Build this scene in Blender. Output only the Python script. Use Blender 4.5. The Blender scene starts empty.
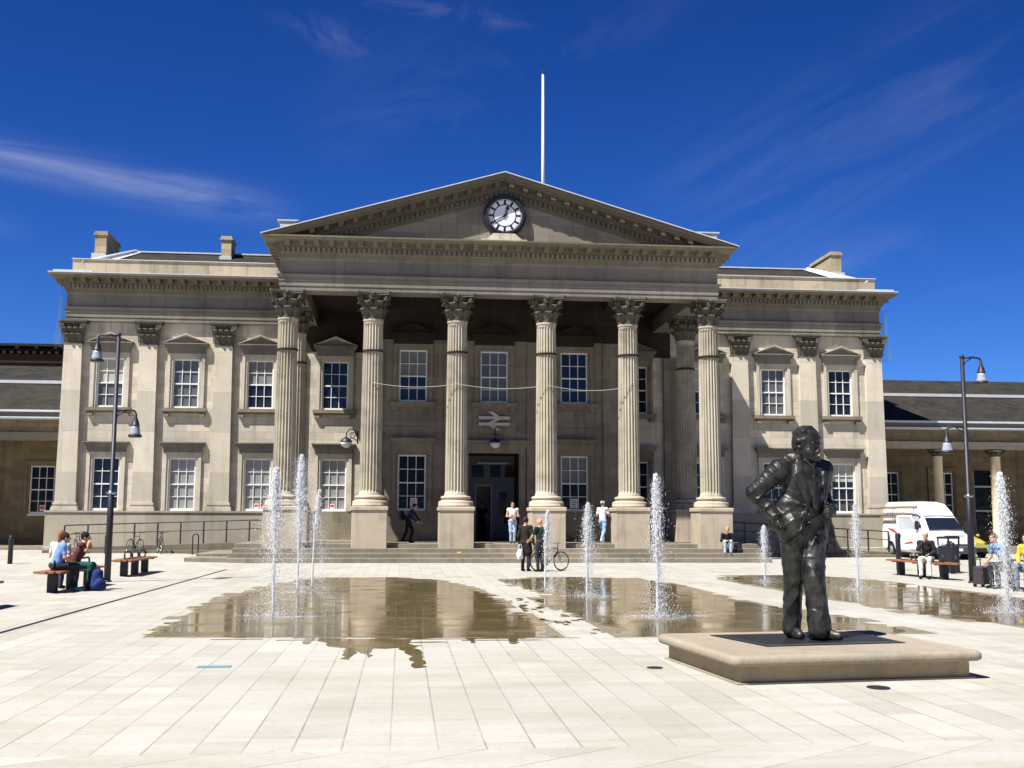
import bpy, math, random
import numpy as np
from mathutils import Vector, Matrix
random.seed(7)
PI = math.pi
sc = bpy.context.scene
COL = sc.collection

# ------------------------------------------------------------------ helpers
def T(o, label=None, cat=None, group=None, kind=None):
    if label: o['label'] = label
    if cat: o['category'] = cat
    if group: o['group'] = group
    if kind: o['kind'] = kind
    return o

def empty(name, loc=(0, 0, 0), rz=0, label=None, cat=None, group=None):
    o = bpy.data.objects.new(name, None)
    o.location = loc; o.rotation_euler = (0, 0, rz)
    o.empty_display_size = .2
    COL.objects.link(o)
    return T(o, label, cat, group)

def children(o):
    return list(o.children)

def copy_tree(o, parent=None):
    c = o.copy(); COL.objects.link(c)
    if parent is not None: c.parent = parent
    for ch in children(o): copy_tree(ch, c)
    return c

class MB:
    def __init__(s): s.v = []; s.f = []; s.sm = []
    def add(s, vs, fs, smooth=False):
        n = len(s.v); s.v += [tuple(map(float, p)) for p in vs]
        s.f += [tuple(i + n for i in f) for f in fs]; s.sm += [smooth] * len(fs)
        return s
    def box(s, x0, x1, y0, y1, z0, z1):
        v = [(x0, y0, z0), (x1, y0, z0), (x1, y1, z0), (x0, y1, z0), (x0, y0, z1), (x1, y0, z1), (x1, y1, z1), (x0, y1, z1)]
        return s.add(v, [(3, 2, 1, 0), (4, 5, 6, 7), (0, 1, 5, 4), (1, 2, 6, 5), (2, 3, 7, 6), (3, 0, 4, 7)])
    def bbox(s, x0, x1, y0, y1, z0, z1, c=.02):
        """box with chamfered vertical edges and chamfered top"""
        def ring(i, z): return [(x0+c+i, y0+i, z), (x1-c-i, y0+i, z), (x1-i, y0+c+i, z), (x1-i, y1-c-i, z), (x1-c-i, y1-i, z), (x0+c+i, y1-i, z), (x0+i, y1-c-i, z), (x0+i, y0+c+i, z)]
        v = ring(0, z0) + ring(0, z1 - c) + ring(c, z1)
        f = [tuple(range(7, -1, -1)), tuple(range(16, 24))]
        for r in range(2):
            for k in range(8):
                a = r*8+k; b = r*8+(k+1) % 8
                f.append((a, b, b+8, a+8))
        return s.add(v, f)
    def obox(s, c, hx, hy, hz, M):
        c = Vector(c); v = []
        for p in ((-1,-1,-1),(1,-1,-1),(1,1,-1),(-1,1,-1),(-1,-1,1),(1,-1,1),(1,1,1),(-1,1,1)):
            v.append(c + M @ Vector((p[0]*hx, p[1]*hy, p[2]*hz)))
        return s.add(v, [(3, 2, 1, 0), (4, 5, 6, 7), (0, 1, 5, 4), (1, 2, 6, 5), (2, 3, 7, 6), (3, 0, 4, 7)])
    def tube(s, pts, r, n=8, closed=False, cap=True):
        pts = [Vector(p) for p in pts]; m = len(pts)
        R = r if isinstance(r, (list, tuple)) else [r]*m
        vs = []; prev = None
        for i, p in enumerate(pts):
            if closed: d = pts[(i+1) % m] - pts[i-1]
            else: d = pts[min(i+1, m-1)] - pts[max(i-1, 0)]
            d = d.normalized() if d.length > 1e-9 else Vector((0, 0, 1))
            if prev is None:
                a = d.cross(Vector((0, 0, 1)))
                if a.length < 1e-3: a = d.cross(Vector((0, 1, 0)))
            else:
                a = prev - d*prev.dot(d)
                if a.length < 1e-6: a = d.cross(Vector((0, 1, .3)))
            a.normalize(); prev = a; b = d.cross(a)
            for k in range(n):
                t = 2*PI*k/n
                vs.append(p + (a*math.cos(t) + b*math.sin(t))*R[i])
        fs = []
        for i in range(m if closed else m-1):
            for k in range(n):
                a = i*n+k; b = i*n+(k+1) % n; j = ((i+1) % m)*n
                fs.append((a, b, j+(k+1) % n, j+k))
        if cap and not closed:
            fs.append(tuple(range(n-1, -1, -1))); fs.append(tuple((m-1)*n+k for k in range(n)))
        return s.add(vs, fs, n > 4)
    def lathe(s, prof, n=24, c=(0, 0, 0), smooth=True, cap=True):
        vs = []
        for r, z in prof:
            for k in range(n):
                t = 2*PI*k/n; vs.append((c[0]+r*math.cos(t), c[1]+r*math.sin(t), c[2]+z))
        fs = []; m = len(prof)
        for i in range(m-1):
            for k in range(n):
                fs.append((i*n+k, i*n+(k+1) % n, (i+1)*n+(k+1) % n, (i+1)*n+k))
        if cap:
            fs.append(tuple(range(n-1, -1, -1))); fs.append(tuple((m-1)*n+k for k in range(n)))
        return s.add(vs, fs, smooth)
    def prism(s, poly, y0, y1):
        """polygon in XZ (counter-clockwise seen from -Y), extruded from y0 (front) to y1"""
        n = len(poly)
        vs = [(x, y0, z) for x, z in poly] + [(x, y1, z) for x, z in poly]
        fs = [tuple(range(n)), tuple(range(2*n-1, n-1, -1))]
        for i in range(n):
            j = (i+1) % n; fs.append((i, i+n, j+n, j))
        return s.add(vs, fs)
    def slab(s, poly, z0, z1):
        n = len(poly)
        vs = [(x, y, z0) for x, y in poly] + [(x, y, z1) for x, y in poly]
        fs = [tuple(range(n-1, -1, -1)), tuple(range(n, 2*n))]
        for i in range(n):
            j = (i+1) % n; fs.append((i, j, j+n, i+n))
        return s.add(vs, fs)
    def sphere(s, c, r, nu=12, nv=8, sc=(1, 1, 1)):
        vs = []; fs = []
        for i in range(nv+1):
            ph = PI*i/nv
            for k in range(nu):
                t = 2*PI*k/nu
                vs.append((c[0]+r*sc[0]*math.sin(ph)*math.cos(t), c[1]+r*sc[1]*math.sin(ph)*math.sin(t), c[2]-r*sc[2]*math.cos(ph)))
        for i in range(nv):
            for k in range(nu):
                fs.append((i*nu+k, i*nu+(k+1) % nu, (i+1)*nu+(k+1) % nu, (i+1)*nu+k))
        return s.add(vs, fs, True)
    def sweep(s, prof, path):
        """profile [(out, z)] swept along XY path, outward = right of travel, mitred corners"""
        m = len(path); n = len(prof); offs = []
        for i in range(m):
            p = Vector(path[i])
            ds = []
            if i > 0: ds.append((p - Vector(path[i-1])).normalized())
            if i < m-1: ds.append((Vector(path[i+1]) - p).normalized())
            ns = [Vector((d.y, -d.x)) for d in ds]
            if len(ns) == 1: o = ns[0]
            else:
                b = ns[0]+ns[1]; o = b/(b.dot(ns[0])) if b.length > 1e-6 else ns[0]
            offs.append(o)
        vs = []
        for i in range(m):
            for o, z in prof:
                q = Vector(path[i]) + offs[i]*o; vs.append((q.x, q.y, z))
        fs = []
        for i in range(m-1):
            for k in range(n-1):
                fs.append((i*n+k, (i+1)*n+k, (i+1)*n+k+1, i*n+k+1))
        return s.add(vs, fs)
    def transform(s, M):
        s.v = [tuple(M @ Vector(p)) for p in s.v]; return s
    def merge(s, o):
        n = len(s.v); s.v += o.v; s.f += [tuple(i+n for i in f) for f in o.f]; s.sm += o.sm; return s
    def build(s, name, mat, parent=None, loc=None, bevel=0):
        me = bpy.data.meshes.new(name)
        me.from_pydata(s.v, [], s.f)
        me.polygons.foreach_set('use_smooth', s.sm)
        me.materials.append(mat); me.update()
        o = bpy.data.objects.new(name, me); COL.objects.link(o)
        if loc is not None: o.location = loc
        if parent is not None: o.parent = parent
        if bevel:
            b = o.modifiers.new('bevel', 'BEVEL'); b.width = bevel; b.segments = 2; b.limit_method = 'ANGLE'
        return o

# ------------------------------------------------------------------ implicit surfaces (bodies, clothes, statue)
class SDF:
    def __init__(s, lo, hi, h):
        s.lo = np.array(lo, float); s.h = h
        s.n = np.ceil((np.array(hi, float)-s.lo)/h).astype(int)+1
        s.F = np.full(tuple(s.n), .12, np.float32)
        s.ax = [s.lo[i]+h*np.arange(s.n[i]) for i in range(3)]
    def _win(s, lo, hi, m):
        sl = []
        for i in range(3):
            a = int(max(0, math.floor((lo[i]-m-s.lo[i])/s.h))); b = int(min(s.n[i], math.ceil((hi[i]+m-s.lo[i])/s.h)+1))
            if b <= a: return None
            sl.append(slice(a, b))
        X, Y, Z = np.meshgrid(s.ax[0][sl[0]], s.ax[1][sl[1]], s.ax[2][sl[2]], indexing='ij')
        return tuple(sl), X, Y, Z
    def _apply(s, sl, d, k, sub):
        f = s.F[sl]
        if sub:
            h = np.clip(.5-.5*(f+d)/k, 0, 1); s.F[sl] = f*(1-h)+(-d)*h+k*h*(1-h)
        else:
            h = np.clip(.5+.5*(f-d)/k, 0, 1); s.F[sl] = f*(1-h)+d*h-k*h*(1-h)
    def cone(s, a, b, r1, r2, k=.03, sub=False, fl=None):
        """tapered capsule a-b; fl=(axis vector, factor) flattens it along an axis"""
        a = np.array(a, float); b = np.array(b, float); R = max(r1, r2)
        w = s._win(np.minimum(a, b)-R, np.maximum(a, b)+R, .1)
        if w is None: return s
        sl, X, Y, Z = w
        d = b-a; L = max(d @ d, 1e-9)
        t = np.clip(((X-a[0])*d[0]+(Y-a[1])*d[1]+(Z-a[2])*d[2])/L, 0, 1)
        px, py, pz = X-a[0]-t*d[0], Y-a[1]-t*d[1], Z-a[2]-t*d[2]
        if fl is not None:
            n = np.array(fl[0], float); n /= np.linalg.norm(n); e = (px*n[0]+py*n[1]+pz*n[2])*(fl[1]-1)
            px, py, pz = px+e*n[0], py+e*n[1], pz+e*n[2]
        q = np.sqrt(px*px+py*py+pz*pz)-(r1+(r2-r1)*t)
        s._apply(sl, q.astype(np.float32), k, sub); return s
    def ell(s, c, r, R=None, k=.03, sub=False):
        c = np.array(c, float); r = np.array(r, float); m = r.max()
        w = s._win(c-m, c+m, .1)
        if w is None: return s
        sl, X, Y, Z = w
        P = np.stack([X-c[0], Y-c[1], Z-c[2]])
        if R is not None:
            P = np.tensordot(np.array(R, float).T, P, 1)
        k0 = np.sqrt(sum((P[i]/r[i])**2 for i in range(3)))+1e-6
        k1 = np.sqrt(sum((P[i]/r[i]**2)**2 for i in range(3)))+1e-6
        s._apply(sl, (k0*(k0-1)/k1).astype(np.float32), k, sub); return s
    def fold(s, amp, dirs):
        X, Y, Z = np.meshgrid(*s.ax, indexing='ij')
        for (a, b, c, ph, wt) in dirs:
            s.F += (amp*wt*np.sin(a*X+b*Y+c*Z+ph+1.3*np.sin(7*Z+3*X+ph))).astype(np.float32)
        return s
    def crease(s, amp, dirs, sharp=2.5):
        X, Y, Z = np.meshgrid(*s.ax, indexing='ij')
        for (a, b, c, ph, wt) in dirs:
            p = a*X+b*Y+c*Z+ph+1.1*np.sin(6*X-5*Z+ph)+.7*np.sin(11*Y+8*Z+2*ph)
            msk = np.clip(.45+.9*np.sin(5.3*X+7.1*Z+4*Y+3*ph), 0, 1)
            s.F -= (amp*wt*msk*((1-np.abs(np.sin(p)))**sharp-.25)*np.clip(1.3-np.abs(s.F)/.035, 0, 1)).astype(np.float32)
        return s
    def mesh(s, name, mat, parent=None, loc=None):
        F = s.F; S = F < 0; n = s.n
        cnt = np.zeros(tuple(n-1), np.int8)
        for i in (0, 1):
            for j in (0, 1):
                for k in (0, 1):
                    cnt += S[i:n[0]-1+i, j:n[1]-1+j, k:n[2]-1+k]
        act = (cnt > 0) & (cnt < 8); idx = np.full(tuple(n-1), -1, np.int64)
        ci = np.argwhere(act); idx[act] = np.arange(len(ci))
        acc = np.zeros((len(ci), 3)); num = np.zeros(len(ci))
        cor = [(i, j, k) for i in (0, 1) for j in (0, 1) for k in (0, 1)]
        for a in cor:
            for ax in range(3):
                if a[ax]: continue
                b = list(a); b[ax] = 1
                fa = F[ci[:, 0]+a[0], ci[:, 1]+a[1], ci[:, 2]+a[2]]; fb = F[ci[:, 0]+b[0], ci[:, 1]+b[1], ci[:, 2]+b[2]]
                m = (fa < 0) != (fb < 0)
                t = np.where(m, fa/np.where(m, fa-fb, 1), 0)
                p = np.tile(np.array(a, float), (len(ci), 1)); p[:, ax] += t
                acc += p*m[:, None]; num += m
        V = s.lo+(ci+acc/num[:, None])*s.h
        Q = []
        for ax in range(3):
            o1, o2 = [(1, 2), (2, 0), (0, 1)][ax]
            lo_sl = [slice(1, n[i]-1) for i in range(3)]; lo_sl[ax] = slice(0, n[ax]-1)
            hi_sl = list(lo_sl); hi_sl[ax] = slice(1, n[ax])
            A = S[tuple(lo_sl)]; B = S[tuple(hi_sl)]
            e = np.argwhere(A != B)
            if not len(e): continue
            ins = A[tuple(e.T)]
            base = e.copy()
            for i in range(3):
                if i != ax: base[:, i] += 1
            def cell(d1, d2):
                c = base.copy(); c[:, o1] -= d1; c[:, o2] -= d2
                return idx[c[:, 0], c[:, 1], c[:, 2]]
            q = np.stack([cell(1, 1), cell(0, 1), cell(0, 0), cell(1, 0)], 1)
            q[~ins] = q[~ins][:, ::-1]
            Q.append(q)
        Q = np.concatenate(Q)
        me = bpy.data.meshes.new(name)
        me.from_pydata(V.tolist(), [], Q.tolist())
        me.polygons.foreach_set('use_smooth', [True]*len(Q))
        me.materials.append(mat); me.update()
        o = bpy.data.objects.new(name, me); COL.objects.link(o)
        if parent is not None: o.parent = parent
        if loc is not None: o.location = loc
        return o

# ------------------------------------------------------------------ materials
class N:
    """small node-graph builder"""
    def __init__(s, name):
        s.m = bpy.data.materials.new(name); s.m.use_nodes = True
        s.t = s.m.node_tree; s.b = s.t.nodes['Principled BSDF']
        s.pos = None
    def node(s, typ, **kw):
        n = s.t.nodes.new(typ)
        for k, v in kw.items(): setattr(n, k, v)
        return n
    def link(s, a, b): s.t.links.new(a, b)
    def val(s, sock, v):
        if hasattr(v, 'is_linked') or isinstance(v, bpy.types.NodeSocket): s.link(v, sock)
        else: sock.default_value = v
    def P(s):
        if s.pos is None: s.pos = s.node('ShaderNodeNewGeometry').outputs['Position']
        return s.pos
    def mapping(s, scale=(1, 1, 1), rot=(0, 0, 0), loc=(0, 0, 0), vec=None):
        n = s.node('ShaderNodeMapping'); s.link(vec or s.P(), n.inputs[0])
        n.inputs['Scale'].default_value = scale; n.inputs['Rotation'].default_value = rot; n.inputs['Location'].default_value = loc
        return n.outputs[0]
    def noise(s, scale, detail=4, rough=.55, vec=None, dist=0):
        n = s.node('ShaderNodeTexNoise'); s.link(vec or s.P(), n.inputs['Vector'])
        n.inputs['Scale'].default_value = scale; n.inputs['Detail'].default_value = detail; n.inputs['Roughness'].default_value = rough
        n.inputs['Distortion'].default_value = dist
        return n.outputs['Fac']
    def ramp(s, fac, stops):
        n = s.node('ShaderNodeValToRGB'); s.link(fac, n.inputs[0])
        e = n.color_ramp.elements
        while len(e) < len(stops): e.new(.5)
        for i, (p, c) in enumerate(stops):
            e[i].position = p; e[i].color = (c, c, c, 1) if not hasattr(c, '__len__') else (*c, 1)
        return n.outputs[0]
    def math(s, op, a, b=0, clamp=False):
        n = s.node('ShaderNodeMath', operation=op, use_clamp=clamp); s.val(n.inputs[0], a); s.val(n.inputs[1], b); return n.outputs[0]
    def mix(s, fac, a, b, mode='MIX'):
        n = s.node('ShaderNodeMix', data_type='RGBA', blend_type=mode); s.val(n.inputs[0], fac)
        for k, v in ((6, a), (7, b)):
            if isinstance(v, bpy.types.NodeSocket): s.link(v, n.inputs[k])
            else: n.inputs[k].default_value = (*v, 1) if len(v) == 3 else v
        return n.outputs[2]
    def bump(s, h, strength=.3, dist=.02):
        n = s.node('ShaderNodeBump'); s.link(h, n.inputs['Height']); n.inputs['Strength'].default_value = strength; n.inputs['Distance'].default_value = dist
        s.link(n.outputs[0], s.b.inputs['Normal'])
    def out(s, col=None, rough=.6, metal=0, spec=.5):
        if col is not None:
            if isinstance(col, bpy.types.NodeSocket): s.link(col, s.b.inputs['Base Color'])
            else: s.b.inputs['Base Color'].default_value = (*col, 1)
        s.val(s.b.inputs['Roughness'], rough); s.b.inputs['Metallic'].default_value = metal
        s.b.inputs['Specular IOR Level'].default_value = spec
        return s.m

def plain(name, col, rough=.6, metal=0, var=.12, scale=6, spec=.5, bump=0):
    n = N(name); f = n.noise(scale, 5)
    c = n.mix(f, tuple(max(0, x*(1-var*1.6)) for x in col), tuple(min(1, x*(1+var*1.2)) for x in col))
    if bump: n.bump(n.noise(scale*3, 6), bump, .01)
    return n.out(c, rough, metal, spec)

def stone(name, base, joints=None, soot_shade=.35, dark=(.07, .06, .05), bump=.25, vary=.16, streak=True):
    n = N(name)
    big = n.noise(.35, 4); mid = n.noise(2.2, 6, .65); fine = n.noise(22, 4)
    c = n.mix(n.ramp(big, [(.3, 0), (.7, 1)]), tuple(x*(1-vary) for x in base), tuple(min(1, x*(1+vary*.6)) for x in base))
    c = n.mix(n.ramp(mid, [(.35, 0), (.75, .5)]), c, (base[0]*.92, base[1]*.85, base[2]*.72))
    c = n.mix(n.ramp(fine, [(.3, .25), (.6, 0)]), c, (base[0]*.55, base[1]*.52, base[2]*.5))
    if streak:
        st = n.noise(1, 5, .6, vec=n.mapping((3.2, 3.2, .22)))
        c = n.mix(n.math('MULTIPLY', n.ramp(st, [(.52, 0), (.78, 1)]), soot_shade), c, dark)
    so = n.noise(.8, 7, .7, dist=.4)
    c = n.mix(n.math('MULTIPLY', n.ramp(so, [(.5, 0), (.75, 1)]), soot_shade*.8), c, dark)
    hgt = fine
    if joints:
        w, h, amt = joints
        sx = n.node('ShaderNodeSeparateXYZ'); n.link(n.P(), sx.inputs[0])
        cb = n.node('ShaderNodeCombineXYZ'); n.link(n.math('ADD', sx.outputs[0], sx.outputs[1]), cb.inputs[0]); n.link(sx.outputs[2], cb.inputs[1])
        b = n.node('ShaderNodeTexBrick'); n.link(cb.outputs[0], b.inputs['Vector'])
        b.inputs['Scale'].default_value = 1; b.inputs['Brick Width'].default_value = w; b.inputs['Row Height'].default_value = h
        b.inputs['Mortar Size'].default_value = .008; b.inputs['Mortar Smooth'].default_value = .4; b.inputs['Bias'].default_value = 0
        b.inputs['Color1'].default_value = (.74, .74, .74, 1); b.inputs['Color2'].default_value = (1.14, 1.12, 1.08, 1); b.inputs['Mortar'].default_value = (1, 1, 1, 1)
        c = n.mix(.8, c, b.outputs['Color'], 'MULTIPLY')
        c = n.mix(n.math('MULTIPLY', b.outputs['Fac'], amt), c, (.10, .085, .065))
        hgt = n.math('SUBTRACT', n.math('MULTIPLY', fine, .4), b.outputs['Fac'])
    n.bump(hgt, bump, .015)
    return n.out(c, .85, 0, .25)

M = {}
SB = (.56, .52, .45)
M['ashlar'] = stone('ashlar sandstone', SB, (1.05, .36, .5), soot_shade=.4)
M['stone'] = stone('dressed sandstone', (.56, .52, .45), None, soot_shade=.55)
M['pil'] = stone('pilaster stone', (.58, .54, .47), (40, 1.9, .35), soot_shade=.2)
M['capital'] = stone('weathered carved stone', (.115, .108, .09), None, soot_shade=.6, dark=(.03, .028, .022))
M['cornice'] = stone('cornice stone', (.23, .20, .145), None, soot_shade=.6)
M['porch'] = stone('shade toned wall stone', (.25, .222, .18), (1.05, .5, .6), soot_shade=.55)  # portico shade put into the colour, a darker copy of the ashlar
M['soot_shade'] = stone('blackened stone with painted shade', (.030, .025, .019), (1.05, .5, .3), soot_shade=.5, dark=(.012, .011, .010))  # portico shade put into the colour; also used for the dark brick building cornice
M['ceiling'] = stone('dark soffit', (.030, .024, .016), None, soot_shade=.4, dark=(.012, .01, .008))
M['step'] = stone('step stone', (.27, .245, .20), (2.1, 5, .4), soot_shade=.5)
M['pedestal'] = stone('pedestal stone', (.47, .41, .33), None, soot_shade=.5)
M['parapet'] = stone('stained parapet', (.46, .40, .30), (1.6, 3, .5), soot_shade=.7)
M['wing'] = stone('old coursed sandstone', (.225, .18, .12), (.75, .33, .5), soot_shade=.6)
M['plinth'] = stone('statue plinth stone', (.335, .295, .235), None, soot_shade=.35, bump=.35)
M['brick'] = stone('red brick', (.20, .075, .045), (.23, .075, .5), soot_shade=.4)
M['cream'] = plain('cream painted stone', (.62, .53, .36), .7, 0, .14, 3)
M['lead'] = plain('pale lead sheet', (.52, .54, .58), .45, 0, .15, 2.5)
M['white'] = plain('white paint', (.80, .80, .78), .45, 0, .06, 5)
M['dullwhite'] = plain('dull white paint', (.50, .51, .52), .5, 0, .12, 5)
M['iron'] = plain('black painted steel', (.012, .013, .022), .5, 0, .2, 8)
M['navy'] = plain('dark blue painted steel', (.010, .011, .022), .52, 0, .2, 8)
M['rubber'] = plain('tyre rubber', (.015, .015, .015), .8)
M['wood'] = plain('bench hardwood', (.27, .105, .04), .55, 0, .35, 9)
M['chrome'] = plain('dull metal', (.45, .46, .48), .3, 1)
M['bulb'] = plain('opal glass', (.62, .65, .68), .15, 0, .08, 4, .6)
M['clockface'] = plain('opal clock glass', (.74, .76, .84), .35, 0, .10, 4)
M['doorpaint'] = plain('blue grey door paint', (.095, .10, .12), .5)
M['void'] = plain('unlit interior', (.008, .008, .009), .9)

def slate():
    n = N('slate roof')
    sx = n.node('ShaderNodeSeparateXYZ'); n.link(n.P(), sx.inputs[0])
    cb = n.node('ShaderNodeCombineXYZ'); n.link(sx.outputs[0], cb.inputs[0]); n.link(n.math('ADD', sx.outputs[1], sx.outputs[2]), cb.inputs[1])
    b = n.node('ShaderNodeTexBrick'); n.link(cb.outputs[0], b.inputs['Vector']); b.inputs['Scale'].default_value = 1
    b.inputs['Brick Width'].default_value = .34; b.inputs['Row Height'].default_value = .3; b.inputs['Mortar Size'].default_value = .012
    b.inputs['Color1'].default_value = (.018, .0175, .018, 1); b.inputs['Color2'].default_value = (.036, .034, .031, 1); b.inputs['Mortar'].default_value = (.02, .02, .02, 1)
    c = n.mix(n.ramp(n.noise(.9, 5), [(.4, 0), (.7, .6)]), b.outputs['Color'], (.05, .045, .030))
    n.bump(n.math('SUBTRACT', n.noise(5, 4), b.outputs['Fac']), .5, .03)
    return n.out(c, .85, 0, .12)
M['slate'] = slate()

def glass(name, base, rough=.06):
    n = N(name); f = n.noise(.9, 3)
    c = n.mix(f, tuple(x*.6 for x in base), tuple(x*1.3 for x in base))
    n.bump(n.noise(2.3, 2), .16, .05)
    return n.out(c, rough, 0, .7)
M['glass'] = glass('dark window glass', (.016, .019, .025))
M['black'] = glass('unlit black glass', (.008, .009, .011)); M['black'].node_tree.nodes['Principled BSDF'].inputs['Specular IOR Level'].default_value = .22
M['shaft'] = stone('weathered column stone', (.47, .43, .355), None, soot_shade=.7)
M['shaded_beam'] = plain('shade toned beam', (.20, .175, .13), .8, 0, .2, 3)  # left wing beam, eaves shade put into its colour
M['blind'] = glass('window glass with pale blinds', (.26, .27, .275), .25)
M['blind2'] = glass('window glass with grey blinds', (.11, .118, .13), .16)
M['navyglass'] = glass('deep blue window glass', (.012, .014, .028))

def paving(name, wet):
    n = N(name)
    sx = n.node('ShaderNodeSeparateXYZ'); n.link(n.P(), sx.inputs[0])
    def slabs(u, v, w, h):
        """strips of width h running along u, every strip with its own slab lengths"""
        rv = n.math('DIVIDE', v, h); row = n.math('FLOOR', rv); fv = n.math('FRACT', rv)
        wn_ = n.node('ShaderNodeTexWhiteNoise', noise_dimensions='1D'); n.link(row, wn_.inputs['W'])
        ln = n.math('ADD', w*.7, n.math('MULTIPLY', wn_.outputs['Value'], w*.6))
        ru = n.math('ADD', n.math('DIVIDE', u, ln), n.math('MULTIPLY', wn_.outputs['Value'], 37.3)); sl = n.math('FLOOR', ru); fu = n.math('FRACT', ru)
        cb = n.node('ShaderNodeCombineXYZ'); n.link(row, cb.inputs[0]); n.link(sl, cb.inputs[1])
        w2 = n.node('ShaderNodeTexWhiteNoise', noise_dimensions='2D'); n.link(cb.outputs[0], w2.inputs['Vector'])
        tone = n.ramp(w2.outputs['Value'], [(0, (.86, .85, .82)), (.3, (.97, .965, .95)), (.7, (1.0, 1.0, .995)), (1, (1.06, 1.065, 1.07))])
        dv = n.math('MULTIPLY', n.math('MINIMUM', fv, n.math('SUBTRACT', 1, fv)), h); du = n.math('MULTIPLY', n.math('MINIMUM', fu, n.math('SUBTRACT', 1, fu)), w)
        jv = n.ramp(dv, [(.003, 1), (.009, 0)]); ju = n.ramp(du, [(.003, .55), (.008, 0)])
        return tone, n.math('MAXIMUM', jv, ju)
    at, aj = slabs(n.math('ADD', sx.outputs[1], 100), n.math('ADD', sx.outputs[0], 100), 1.15, .345)
    ca, sa = math.cos(.62), math.sin(.62)
    u = n.math('ADD', n.math('MULTIPLY', sx.outputs[0], ca), n.math('MULTIPLY', sx.outputs[1], sa))
    v = n.math('SUBTRACT', n.math('MULTIPLY', sx.outputs[1], ca), n.math('MULTIPLY', sx.outputs[0], sa))
    dt, dj = slabs(n.math('ADD', u, 200), n.math('ADD', v, 200), 1.6, .55)
    near = n.math('LESS_THAN', sx.outputs[1], -44.75)
    tone = n.mix(near, at, dt)
    joint = n.math('ADD', n.math('MULTIPLY', n.math('SUBTRACT', 1, near), aj), n.math('MULTIPLY', near, dj))
    base = (.60, .565, .455)
    grain = n.noise(1.1, 7, .68, vec=n.mapping((.55, 2.6, 1)))
    c = n.mix(n.ramp(grain, [(.3, 0), (.72, 1)]), (.342, .32, .262), (.428, .426, .41))
    c = n.mix(n.ramp(n.noise(.22, 5, .6), [(.42, 0), (.7, .55)]), c, (.43, .425, .405))
    c = n.mix(n.ramp(n.noise(.5, 7, .65, dist=.5), [(.55, 0), (.8, .5)]), c, (.285, .245, .175))
    c = n.mix(.85, c, tone, 'MULTIPLY')
    c = n.mix(n.ramp(n.noise(14, 5, .7), [(.3, .3), (.5, 0)]), c, (.24, .22, .18))
    c = n.mix(n.math('MULTIPLY', n.math('MULTIPLY', joint, n.ramp(n.noise(.9, 4), [(.35, .2), (.6, 1)])), .72), c, (.12, .105, .08))
    vo = n.node('ShaderNodeTexVoronoi'); n.link(n.P(), vo.inputs['Vector']); vo.inputs['Scale'].default_value = 2.1; vo.inputs['Randomness'].default_value = 1
    c = n.mix(n.math('MULTIPLY', n.ramp(vo.outputs['Distance'], [(.035, 1), (.06, 0)]), .4), c, (.13, .12, .11))
    c = n.mix(n.ramp(n.noise(.13, 6, .7, dist=.8), [(.52, 0), (.62, .22)]), c, (.27, .25, .21))
    h = n.math('SUBTRACT', n.math('MULTIPLY', n.noise(30, 4), .25), joint)
    if wet == 2:
        c = n.mix(1, c, (.56, .50, .38), 'MULTIPLY'); n.bump(h, .2, .008)
        return n.out(c, .5, 0, .35)
    if not wet:
        n.bump(h, .25, .008)
        return n.out(c, .8, 0, .3)
    c = n.mix(1, c, (.42, .335, .175), 'MULTIPLY')
    st = n.noise(.7, 5, .6)
    c = n.mix(n.ramp(st, [(.35, 0), (.7, .45)]), c, (.075, .058, .028))
    n.bump(n.math('ADD', n.math('MULTIPLY', n.noise(2.2, 3, .5, vec=n.mapping((1, .5, 1))), .6), n.math('MULTIPLY', n.noise(9, 2), .25)), .10, .02)
    return n.out(c, n.ramp(n.noise(1.3, 4), [(.48, .06), (.70, .28)]), 0, .32)
M['paving'] = paving('pale york stone paving', False)
M['wet'] = paving('wet stone under a film of water', True)
M['damp'] = paving('damp stone', 2)

def bronze():
    n = N('dark bronze')
    f = n.noise(7, 6, .65); g = n.noise(40, 4)
    c = n.mix(n.ramp(f, [(.35, 0), (.7, 1)]), (.013, .013, .013), (.066, .066, .061))
    n.bump(n.math('ADD', n.math('MULTIPLY', n.noise(24, 4), .5), n.math('MULTIPLY', n.noise(85, 3), .5)), .55, .009)
    return n.out(c, n.ramp(g, [(.3, .28), (.7, .54)]), .55, .5)
M['bronze'] = bronze()

def water_white(nm, clear):
    n = N(nm)
    b = n.b; b.inputs['Base Color'].default_value = (.93, .95, .97, 1); b.inputs['Roughness'].default_value = .25
    tr = n.node('ShaderNodeBsdfTranslucent'); tr.inputs[0].default_value = (.9, .93, .97, 1)
    mx = n.node('ShaderNodeMixShader'); mx.inputs[0].default_value = .5
    n.link(b.outputs[0], mx.inputs[1]); n.link(tr.outputs[0], mx.inputs[2])
    tp = n.node('ShaderNodeBsdfTransparent'); m2 = n.node('ShaderNodeMixShader'); m2.inputs[0].default_value = clear; n.link(mx.outputs[0], m2.inputs[1]); n.link(tp.outputs[0], m2.inputs[2])
    n.link(m2.outputs[0], n.t.nodes['Material Output'].inputs[0])
    return n.m
M['spray'] = water_white('white water', .05); M['thin'] = water_white('clear streaming water', .2)

def net():
    n = N('pale pigeon net'); n.out((.16, .24, .28), .8)
    n.b.inputs['Alpha'].default_value = .16
    return n.m
M['net'] = net()

def cloth(name, col, rough=.85): return plain(name, col, rough, 0, .15, 14, .2, .2)
M['skin'] = plain('skin', (.50, .27, .18), .55, 0, .08, 10)
_cl = {}
def C_(col):
    if col not in _cl: _cl[col] = cloth('cloth %d' % len(_cl), col)
    return _cl[col]
SKY_SAT, SKY_VAL, EXPO = 1.3, .60, .95; SKY_TINT = (.40, .70, 1.45)

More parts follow.
